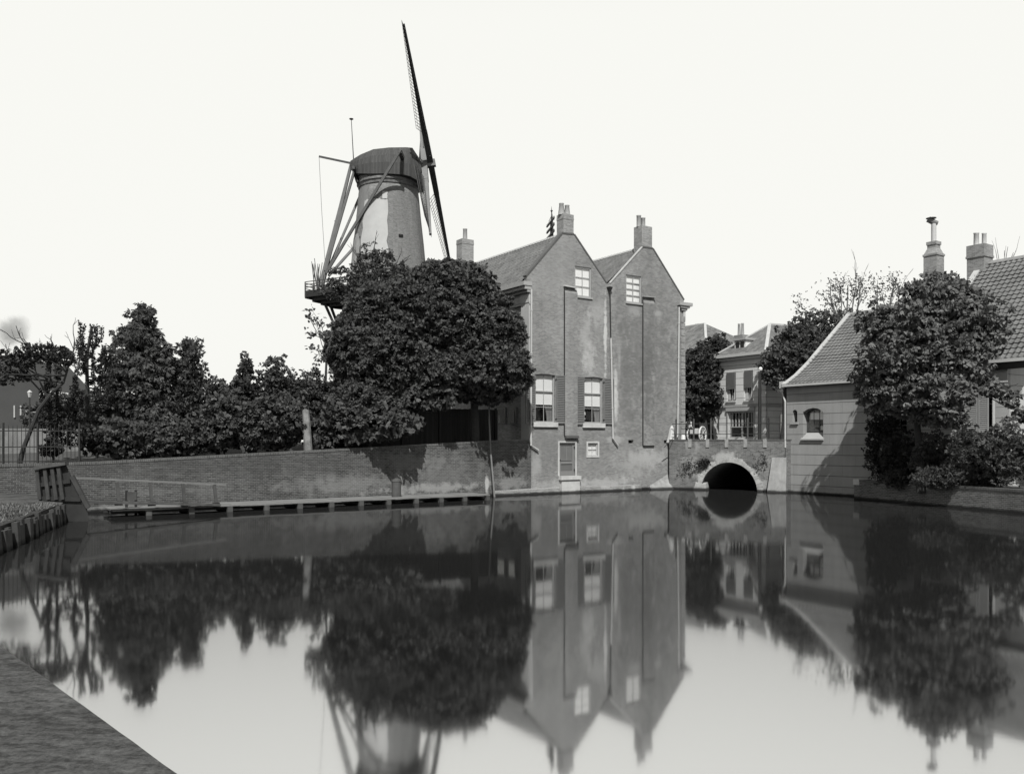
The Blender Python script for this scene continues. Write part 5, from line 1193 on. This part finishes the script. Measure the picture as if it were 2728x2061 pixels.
def trunk(parent, a, b, r, mat=None, limbs=5, L=2.5, depth=1):
    mb = MB(); a = Vector(a); b = Vector(b); mb.tube([a, a.lerp(b, .3) + Vector((.08, 0, 0)), a.lerp(b, .7), b], [r * 1.35, r, r * .85, r * .7], 10)
    t_ = []
    for k in range(limbs):
        an = 2 * math.pi * k / limbs + random.random(); grow(mb, b - Vector((0, 0, random.uniform(0, .6))), Vector((math.cos(an), math.sin(an), .9)).normalized(), L, r * .45, depth, t_)
    return mb.build('trunk', mat or m_bark, parent)
def rej_house(p):
    """inside the gabled brick house"""
    q = p[:, :2] - np.array(F.o); u = q @ np.array(F.U); w_ = q @ np.array(F.W); return (u > -.12) & (w_ > -.1) & (u < 13) & (p[:, 2] < 12.6)
def rej_wall(p):
    q = p[:, :2] - np.array(F.o); w_ = q @ np.array(F.W); return (w_ > -.1) & (w_ < .6) & (p[:, 2] < 3.2)
def rej_right(p):
    q = p[:, :2] - np.array(V.o); u = q @ np.array(V.U); w_ = q @ np.array(V.W); w_ = np.where((w_ > 13.2) | (u < -.1), -9, w_); top = np.where(u < E1, ez + .1 + np.clip(w_, 0, 7) * .76, e2 + .1 + np.clip(w_, 0, 7) * .98); return (w_ > -.15) & (p[:, 2] < top)
def tree(name, px, Yt, label, ells, mat, base_z=2.4, r=.2, group=None, cat='tree', tk=True, tx=None, th_=.45, limbs=0, **kw):
    q = P(tx if tx is not None else px, HY, Yt); zt = min(e[2] for e in ells); root = thing(name, (q.x, q.y, base_z), label, cat, group)
    if tk: e = max(ells, key=lambda e: e[3]); trunk(root, (q.x, q.y, base_z - .3), (q.x * .6 + e[0] * .4, q.y, max(zt, base_z) + .5), r, limbs=limbs)
    foliage(root, ells, mat, **kw); return root

# big chestnuts over the quay wall
YA = 49.0; YB = 50.0
tree('chestnut_tree', 1010, YA, 'broad dense chestnut left of the pair over the quay wall, below the windmill', [ell(1015, 845, YA + .8, 86, 78, 2.6), ell(965, 925, YA, 84, 88, 2.9), ell(1035, 965, YA - .3, 138, 115, 3.0), ell(985, 1060, YA - 1.2, 88, 52, 2.4), ell(1105, 850, YA + .5, 80, 112, 2.6), ell(1045, 1065, YA - 1.0, 75, 42, 2)], m_leaf,
     r=.28, size=.2, slim=.25, cl=.28, dens=1.1, per=12, group='big chestnut trees', reject=rej_wall, droop=.8, limbs=0)
tree('chestnut_tree', 1262, YB, 'tall rounded chestnut tree touching the side of the brick house', [ell(1182, 775, YB + .8, 78, 76, 2.6), ell(1238, 800, YB + .4, 82, 90, 2.6), ell(1165, 860, YB, 90, 92, 3), ell(1265, 905, YB, 120, 128, 3.1), ell(1298, 990, YB - .9, 108, 78, 2.7), ell(1185, 1000, YB - .8, 112, 68, 2.6)], m_leaf,
     r=.26, size=.2, slim=.25, cl=.28, dens=1.1, per=12, group='big chestnut trees', reject=lambda p: rej_house(p) | rej_wall(p), droop=.8, limbs=0)
YC = 45.8
tree('chestnut_sapling', 980, YC, 'young chestnut with low drooping branches over the quay wall, left of the board fence', [ell(1000, 1135, YC, 90, 30, 1.3), ell(930, 1120, YC, 75, 48, 1.3), ell(1065, 1118, YC, 36, 24, 1), ell(905, 1168, YC - .3, 55, 22, .8)], m_leaf2,
     r=.09, size=.26, cl=.45, dens=.75, per=14, droop=.7, core=False, reject=rej_wall)
tree('chestnut_sapling', 1160, YC + 3, 'small hanging chestnut spray in front of the board fence', [ell(1165, 1062, YC + 1.2, 26, 26, .6)], m_leaf, r=.05, size=.26, cl=.4, dens=.8, per=14, droop=.7, core=False, tk=False)
# fine tree before the mill
YD = 60.0; q = P(985, 1176, YD); rt = thing('alder_tree', (q.x, q.y, 2.8), 'airy fine-leaved tree top rising in front of the windmill tower', 'tree'); mb = MB(); tips = []
mb.tube([(q.x, q.y, 2.5), P(985, 900, YD), P(988, 780, YD)], [.3, .2, .14], 8, cap=False)
for px, py, tx_, ty in ((985, 800, 940, 700), (985, 800, 990, 660), (985, 790, 1040, 700), (990, 780, 1080, 700), (985, 820, 890, 760), (988, 770, 1010, 640), (988, 780, 955, 660)):
    a = P(px, py, YD); b = P(tx_, ty, YD + random.uniform(-1.5, 1.5)); grow(mb, a, (b - a).normalized(), (b - a).length * .72, .07, 2, tips, .12, (2, 3), .5, .05, .42)
mb.build('trunk', m_bark, rt)
E_ = [ell(1000, 700, YD, 42, 52, 1.2), ell(975, 752, YD, 85, 48, 1.8), ell(1062, 735, YD, 52, 32, 1.3), ell(905, 770, YD, 45, 28, 1.2), ell(1030, 790, YD, 100, 40, 2)]
foliage(rt, E_, m_leaf4, cl=.42, dens=.75, per=18, size=.14, k=3, droop=.4, core=False, inner=.9)
# small shoots by the gallery
q = P(860, 1176, 53); rt = thing('plane_sapling', (q.x, q.y, 2.6), 'thin branches with few leaves poking out left of the big chestnut under the mill gallery', 'tree'); mb = MB(); tips = []
mb.tube([(q.x, q.y, 2.4), P(868, 1000, 53), P(872, 900, 53)], [.12, .08, .05], 6, cap=False)
for tx_, ty in ((833, 850), (845, 860), (832, 886), (850, 880), (838, 930), (852, 945)): a = P(872, random.uniform(900, 960), 53); b = P(tx_, ty, 53); grow(mb, a, (b - a).normalized(), (b - a).length, .03, 1, tips, .15, (1, 2), .5, 0, .5)
mb.build('trunk', m_bark, rt); tp = np.array([tuple(t_[0]) for t_ in tips]); tp = np.repeat(tp, 9, 0) + rng.normal(size=(len(tp) * 9, 3)) * .18
npmesh('crown', leaves(tp, rdir(len(tp)), .17, 3, .4), m_leaf, rt)

# left garden
def lt(px, dy=3.0): return wallY(px) + dy
Yb = lt(385, 3.2)
tree('yew_tree', 385, Yb, 'tall dark pointed tree with a ragged top standing left of the shrubbery', [ell(382, 850, Yb, 24, 42, .6), ell(372, 915, Yb, 52, 58, 1.2), ell(362, 1000, Yb, 84, 80, 1.9), ell(375, 1100, Yb, 100, 85, 2.2), ell(428, 960, Yb, 30, 50, .9)], m_leaf2, base_z=2.1, r=.2, size=.2, slim=.16, k=5, cl=.26, dens=.8, per=7, droop=1.1, inner=.5, lump=2.2)
Yb = lt(495, 3.6)
tree('yew_tree', 498, Yb, 'shorter bushy conifer with a feathery tip, right of the tall pointed tree', [ell(507, 935, Yb, 20, 38, .5), ell(498, 1000, Yb, 44, 56, 1.1), ell(500, 1090, Yb, 64, 90, 1.5)], m_leaf4, base_z=2.2, r=.13, size=.15, slim=.2, k=4, cl=.22, dens=.7, per=7, droop=.1, inner=.6, lump=2.6)
for (px, top, rx, lab, nm) in ((578, 1010, 26, 'low rounded shrub between the feathery conifer and the thin spire', 'elder_bush'), (652, 955, 17, 'thin spire shaped young tree in the middle of the shrubbery', 'larch_tree'), (735, 955, 44, 'open leafy bush with a high crown left of the stone pillar', 'elder_bush'), (830, 985, 38, 'round bush just left of the big chestnut, above the stone pillar', 'elder_bush')):
    Yb = lt(px, 3.4); es = [ell(px, top + (1180 - top) * .3, Yb, rx, (1180 - top) * .3, .9), ell(px + 4, top + (1180 - top) * .62, Yb, rx * 1.55, (1180 - top) * .36, 1.2)]
    if nm == 'larch_tree': es = [ell(px, 985, Yb, 11, 42, .4), ell(px, 1040, Yb, 30, 42, .8), ell(px, 1110, Yb, 48, 60, 1.2)]
    tree(nm, px, Yb, lab, es, m_leaf4 if nm != 'elder_bush' else m_leaf2, base_z=2.3, r=.08, size=.15, k=3, cl=.22, dens=.6, per=8, droop=.4, lump=2.8, inner=.75, cat='bush' if nm == 'elder_bush' else 'tree')
k = 0
hedge = [(310, 1168, 42, 42), (372, 1170, 60, 42), (445, 1165, 60, 44), (520, 1160, 58, 45), (592, 1125, 52, 62), (668, 1135, 60, 60), (745, 1120, 58, 66), (770, 1060, 60, 45), (868, 1095, 62, 78), (620, 1070, 40, 40)]
HL = ['lowest dark shrub below the tall pointed tree on the left', 'dense shrub under the middle of the tall pointed tree', 'spreading laurel between the two conifers on the wall top', 'leafy shrub hanging just over the quay wall below the feathery conifer', 'shrub on the wall top under the low rounded bush', 'shrub on the wall top under the thin spire tree',
      'shrub at the left foot of the stone pillar', 'shrub high behind the top of the stone pillar', 'shrub just right of the stone pillar', 'shrub filling the gap behind the low rounded bush']
for (px, py, rx, ry), lab in zip(hedge, HL):
    Yb = lt(px, 1.7 if py > 1110 else 4.2)
    tree('laurel_shrub', px, Yb, lab, [ell(px, py, Yb, rx, ry, 1.3)], m_leaf2 if k % 2 else m_leaf, base_z=2.2, r=.05, size=.19, k=4, cl=.26, dens=.85, per=10, droop=.7, cat='bush', group='shrubs along the top of the quay wall', reject=rej_wall, tk=False, lump=1.6); k += 1

# araucaria-like spiky tree
Yb = lt(205, 2.4); q = P(205, 1176, Yb); rt = thing('monkey_puzzle_tree', (q.x, q.y, 2.1), 'spiky monkey puzzle tree with upturned rope-like branches behind the iron fence', 'tree'); mb = MB()
pth = []
def arm(pts, r=.045):
    pts = [P(x + (26 if x > 161 and y < 1180 else 0), y - (8 if y < 1000 else 0), Yb + dy) for x, y, dy in pts]; fine = []
    for i in range(len(pts) - 1):
        for t_ in range(6): fine.append(pts[i].lerp(pts[i + 1], t_ / 6))
    for _ in range(3): fine = [fine[0]] + [(fine[i - 1] + fine[i] * 2 + fine[i + 1]) / 4 for i in range(1, len(fine) - 1)] + [fine[-1]]
    mb.tube(fine, [r * (1 - .5 * i / len(fine)) for i in range(len(fine))], 5, cap=False); pth.append((np.array([tuple(a) for a in fine])))
arm([(215, 1200, 0), (208, 1080, 0), (204, 960, 0), (222, 860, 0)], .12); arm([(150, 1215, .3), (152, 1100, .3), (148, 1000, .3), (146, 940, .3)], .07)
for sx, sy, ex, ey, s_ in ((205, 930, 192, 866, 0), (207, 920, 236, 868, 0), (205, 950, 190, 900, .4), (206, 960, 222, 880, -.4), (207, 990, 247, 935, 0), (204, 985, 180, 935, .3), (205, 1010, 258, 930, .6), (205, 1040, 262, 990, -.5), (205, 1050, 172, 1010, .5), (207, 1070, 272, 1040, .3), (207, 1090, 150, 1030, -.6), (207, 1100, 268, 1065, .8), (208, 1120, 168, 1075, .3), (206, 1130, 242, 1085, .9),
                         (150, 1010, 128, 960, .2), (150, 1030, 126, 985, .5), (150, 1050, 122, 1000, -.4), (150, 1070, 115, 1040, .2), (150, 1060, 172, 1020, .3), (151, 1090, 118, 1062, .6), (151, 1100, 180, 1070, .2), (151, 1120, 130, 1085, 0), (207, 1010, 225, 950, 1), (205, 1000, 196, 945, -1), (150, 1000, 158, 950, .5), (206, 1075, 232, 1010, -.9)):
    for _ in range(2):
        jx, jy = random.uniform(-9, 9), random.uniform(-12, 12); arm([(sx, sy + jy, 0), ((sx + ex) / 2 + (ex - sx) * .35, sy + 6 + jy, s_ * .6), (ex + (ex - sx) * .08 + jx, (sy + ey) / 2 + jy, s_), (ex + jx, ey + jy, s_)], .04)
mb.build('trunk', m_bark, rt)
allp = np.concatenate([a[2:] if i < 2 else a[3:] for i, a in enumerate(pth)]); allp = np.repeat(allp, 9, 0); d = rdir(len(allp)); npmesh('crown', leaves(allp + d * .04, d, .11, 1, -.1, .35), m_leaf3, rt)
foliage(rt, [ell(190, 1150, Yb, 60, 30, 1.0)], m_leaf3, cl=.28, dens=.4, per=10, size=.13, k=2, core=False, inner=.9, name='lower_crown')
# leaning flat-topped tree
Yb = wallY(60) + .9; q = P(55, 1232, Yb); rt = thing('leaning_pine', (q.x, q.y, 2.0), 'leaning thin trunked tree with a flat spreading crown at the left edge', 'tree'); mb = MB(); tips = []
mb.tube([P(50, 1245, Yb), P(62, 1195, Yb), P(84, 1140, Yb), P(104, 1090, Yb), P(135, 1050, Yb), P(168, 1020, Yb), P(180, 985, Yb)], [.12, .1, .09, .09, .08, .06, .04], 8)
for sx, sy, ex, ey in ((178, 990, 60, 935), (170, 965, 100, 915), (165, 1020, 40, 975), (172, 1000, 60, 985), (180, 985, 130, 930), (165, 1018, 30, 1020), (125, 1055, 90, 990), (95, 1000, 30, 1000), (175, 990, 150, 945), (120, 940, 50, 950), (178, 985, 190, 930)):
    a = P(sx, sy, Yb); b = P(ex, ey, Yb + random.uniform(-1.4, 1.2)); grow(mb, a, (b - a).normalized(), (b - a).length, .05, 2, tips, .16, (2, 3), .55, .02, .5)
mb.build('trunk', m_bark, rt); 
foliage(rt, [ell(60, 960, Yb, 48, 17, 1.3), ell(110, 935, Yb, 52, 15, 1.3), ell(165, 950, Yb, 40, 17, 1), ell(30, 1000, Yb, 34, 16, 1)], m_leaf3, cl=.24, dens=.4, per=9, size=.12, k=3, core=False, inner=.8)
# small clipped bush at fence
Yb = wallY(135) + 1.0
tree('box_bush', 138, Yb, 'small round dark bush showing through the iron fence bars', [ell(136, 1190, Yb, 16, 20, .5)], m_leaf3, base_z=2.2, r=.05, size=.12, k=3, cl=.22, dens=1, per=16, cat='bush')
Yb = wallY(230) + 1.4
tree('ivy_thicket', 232, Yb, 'dark tangled thicket at the right end of the iron fence', [ell(258, 1172, Yb, 26, 34, .8)], m_leaf3, base_z=2.2, size=.15, k=3, cl=.24, dens=.7, per=9, cat='bush', tk=False)
# distant bushes seen through the fence gap
Yb = 60; tree('far_thicket', 125, Yb, 'greyish far bush behind the iron fence, right of the gabled warehouse', [ell(120, 1110, Yb, 42, 30, 1.5), ell(165, 1125, Yb, 45, 40, 1.5), ell(225, 1105, Yb, 55, 55, 1.5), ell(165, 1085, Yb, 35, 30, 1.2)], m_leaf4, base_z=2, size=.2, k=2, cl=.5, dens=1, per=18, cat='bush', tk=False)

# trees between the houses beyond the bridge
tree('linden_tree', 1880, 68, 'dark leafy tree between the gabled brick house and the light house', [ell(1908, 930, 68, 36, 28, 1.6), ell(1868, 980, 67, 42, 48, 2), ell(1876, 1060, 66, 34, 55, 2), ell(1846, 1075, 66, 24, 42, 1.4), ell(1895, 1000, 67, 22, 60, 1.5)], m_leaf4, base_z=3.1, r=.2, size=.2, k=4, cl=.34, dens=1.0, per=12, lump=2, tx=1895)
tree('linden_tree', 2115, 59.5, 'leafy tree behind the plastered house, its branches reaching the pole', [ell(2125, 905, 61, 48, 42, 1.6), ell(2100, 975, 60, 66, 55, 2), ell(2150, 950, 61, 50, 50, 2)], m_leaffar, base_z=3.1, r=.18, size=.18, k=4, cl=.32, dens=.85, per=11, lump=2.4, tx=2085, reject=lambda p: rej_right(p))
Yb = 66; q = P(2245, 1176, Yb); rt = thing('bare_tree', (q.x, q.y, 3), 'half bare tree with thin upright branches above the plastered house roof', 'tree'); mb = MB(); tips = []
mb.tube([(q.x, q.y, 3), P(2250, 900, Yb)], [.3, .2], 8, cap=False)
for sx, sy, ex, ey, r_ in ((2248, 900, 2210, 745, .09), (2248, 890, 2262, 705, .08), (2250, 900, 2180, 800, .08), (2245, 910, 2130, 815, .07), (2252, 900, 2300, 690, .07), (2275, 880, 2292, 730, .07), (2330, 900, 2328, 750, .07), (2360, 900, 2372, 740, .08), (2365, 850, 2345, 745, .05), (2365, 850, 2395, 725, .05), (2240, 860, 2235, 730, .05), (2280, 880, 2312, 720, .05), (2380, 870, 2425, 735, .05)):
    a = P(sx, sy, Yb); b = P(ex, ey, Yb + random.uniform(-2, 2)); grow(mb, a, (b - a).normalized(), (b - a).length * .66, r_, 2, tips, .09, (2, 3), .45, .06, .42)
mb.build('trunk', m_barkp, rt); tp = np.array([tuple(t_[0]) for t_ in tips if t_[0].z < ZY(740, Yb)]); tp = np.repeat(tp, 10, 0) + rng.normal(size=(len(tp) * 10, 3)) * .35
npmesh('crown', leaves(tp, rdir(len(tp)), .15, 2, .3), m_leaf4, rt)
tree('walnut_tree', 2190, 64, 'loose leafy tree rising behind the left slope of the plastered house roof', [ell(2160, 850, 64, 38, 26, 1.4), ell(2195, 880, 64, 45, 38, 1.6), ell(2130, 905, 64, 26, 20, 1), ell(2235, 850, 64, 30, 30, 1)], m_leaffar, base_z=3.1, size=.17, k=3, cl=.34, dens=.5, per=10, core=False, inner=.9, lump=2.4, tx=2205)
mb = MB(); tips = []; Yb = 60
q = P(2670, 900, Yb); rt = thing('twig_tree', (q.x, q.y, 3), 'bare twigs showing above the ridge of the high tiled roof', 'tree'); mb.tube([(q.x, q.y, 3), P(2670, 760, Yb)], [.2, .1], 6)
for tx_, ty in ((2645, 672), (2655, 665), (2690, 660), (2700, 672), (2675, 668), (2720, 662)): a = P(2670, 740, Yb); b = P(tx_, ty, Yb); grow(mb, a, (b - a).normalized(), (b - a).length, .03, 1, tips, .06, (1, 2), .3, .03, .4)
mb.build('trunk', m_barkp, rt)

# right chestnut, leaning over the low quay
YR = 42.6
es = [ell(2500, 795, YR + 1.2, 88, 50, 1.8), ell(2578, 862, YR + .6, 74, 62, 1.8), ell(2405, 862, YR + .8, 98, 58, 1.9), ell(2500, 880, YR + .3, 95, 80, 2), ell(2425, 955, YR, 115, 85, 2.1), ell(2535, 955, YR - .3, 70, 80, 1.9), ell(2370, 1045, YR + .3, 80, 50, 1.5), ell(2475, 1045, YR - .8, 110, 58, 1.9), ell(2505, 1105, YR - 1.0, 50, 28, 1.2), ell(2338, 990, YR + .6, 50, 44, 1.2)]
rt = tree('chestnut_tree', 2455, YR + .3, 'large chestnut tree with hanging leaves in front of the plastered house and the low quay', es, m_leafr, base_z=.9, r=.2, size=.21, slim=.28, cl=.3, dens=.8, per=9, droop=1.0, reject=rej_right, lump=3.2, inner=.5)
mb = MB(); tips = []
for sx, sy, ex, ey in ((2600, 1040, 2700, 1085), (2620, 1050, 2680, 1035)):
    a = P(sx, sy, YR - 1); b = P(ex, ey, YR - 1.8); grow(mb, a, (b - a).normalized(), (b - a).length, .035, 1, tips, .08, (1, 2), .4, 0, .5)
mb.build('low_branch', m_bark, rt)
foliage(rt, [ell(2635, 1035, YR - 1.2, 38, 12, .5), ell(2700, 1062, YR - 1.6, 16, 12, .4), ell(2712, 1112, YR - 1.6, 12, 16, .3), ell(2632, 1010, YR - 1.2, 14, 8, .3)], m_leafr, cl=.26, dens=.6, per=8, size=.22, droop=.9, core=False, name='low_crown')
# bushes along the low quay
def qY(px): u, z = qy.hit(px, HY); return qy.p(u, 0, 0).y
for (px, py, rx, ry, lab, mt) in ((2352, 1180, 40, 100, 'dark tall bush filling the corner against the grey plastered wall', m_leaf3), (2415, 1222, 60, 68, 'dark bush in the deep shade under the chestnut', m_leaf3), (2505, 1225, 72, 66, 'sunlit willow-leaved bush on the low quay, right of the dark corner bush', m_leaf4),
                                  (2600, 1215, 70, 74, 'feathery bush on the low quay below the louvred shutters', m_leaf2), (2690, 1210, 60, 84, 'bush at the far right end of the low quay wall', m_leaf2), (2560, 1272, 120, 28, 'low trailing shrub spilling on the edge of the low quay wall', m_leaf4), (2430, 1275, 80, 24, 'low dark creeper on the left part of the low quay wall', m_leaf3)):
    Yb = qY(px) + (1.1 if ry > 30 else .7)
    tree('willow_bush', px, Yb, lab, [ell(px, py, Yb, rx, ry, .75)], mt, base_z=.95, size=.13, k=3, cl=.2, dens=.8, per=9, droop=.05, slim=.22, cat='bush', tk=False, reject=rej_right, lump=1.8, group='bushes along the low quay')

# rough grass on the bank and behind the piles, ferns in the bridge joints
def loose(name, pts, size, k, mat, slim=.12, up=1.0):
    d = rdir(len(pts)) * .6 + np.array([0, 0, up]); d = unit(d); o = thing('tmp', (0, 0, 0), None, None)
    m_ = npmesh(name, leaves(pts, d, size, k, -.1, slim), mat, o); m_.parent = None; bpy.data.objects.remove(o); return m_
a = np.array([-15.4, 24.5, .62]); b = np.array([-17.8, 33.4, .7]); q = []
for k in range(260):
    c = a + (b - a) * rng.random(); c = c + np.array([-rng.random() ** 2 * 3.2 - .25, -.3, 0]); q.append(c + rng.normal(size=(14, 3)) * np.array([.16, .16, .0]))
tag(loose('bank_grass', np.concatenate(q), .16, 2, leafmat('dry_grass', .16, .8)), kind='stuff')
u, z = bh(1882, 1232); c = BR.p(u, -.06, z); fn = thing('wall_fern', tuple(c), 'dark tuft of ferns growing from the joints left of the bridge arch crown', 'plant')
pp = np.array(tuple(c)) + rng.normal(size=(420, 3)) * np.array([.33, .06, .15]); npmesh('fronds', leaves(pp, unit(rdir(420) + np.array([0, -.6, .1])), .13, 2, .6, .25), m_leaf3, fn)
for px, py, lab, n_ in ((2036, 1228, 'small weeds in the masonry right of the bridge arch', 160), (1836, 1240, 'scattered weeds on the bridge wall next to the corner of the gabled house', 260)):
    u, z = bh(px, py); c = BR.p(u, -.06, z); fn = thing('wall_weed', tuple(c), lab, 'plant'); pp = np.array(tuple(c)) + rng.normal(size=(n_, 3)) * np.array([.35, .06, .3]); npmesh('leaves', leaves(pp, unit(rdir(n_) + np.array([0, -.6, .1])), .1, 2, .6, .25), m_leaf2, fn)

# ------------------------------------------------------------------ smoke
def puff(name, px, py, Y, rx, ry, col_, dens):
    k = Y / FPX; c = P(px, py, Y); mb = MB(); n = 12
    mb.lathe((c.x, c.y), [(rx * k * math.sin(t), c.z - ry * k * math.cos(t)) for t in [math.pi * i / n for i in range(1, n)]], 20)
    t = NT(name); p = t.pos(); n1 = t.noise(p, .5, 5, .6)
    q = t.scaled(t.n('VectorMath', {0: p, 1: tuple(c)}, operation='SUBTRACT').outputs[0], 1 / (rx * k), 1 / (rx * k), 1 / (ry * k))
    m_ = t.math('SUBTRACT', 1.0, t.n('VectorMath', {0: q}, operation='LENGTH').outputs[1])
    d = t.math('MULTIPLY', t.math('MAXIMUM', t.math('ADD', t.math('MULTIPLY', m_, .5), t.math('SUBTRACT', n1, .62)), 0), dens)
    v_ = t.n('VolumePrincipled', {'Color': (col_, col_, col_, 1), 'Density': d}); t.t.links.new(v_.outputs[0], t.out.inputs[1])
    return tag(mb.build(name, t.m), kind='stuff')
puff('smoke', 26, 885, 74, 62, 62, .2, 2.2)
#puff('steam', 1842, 1000, 63.5, 42, 36, .95, 6.0)
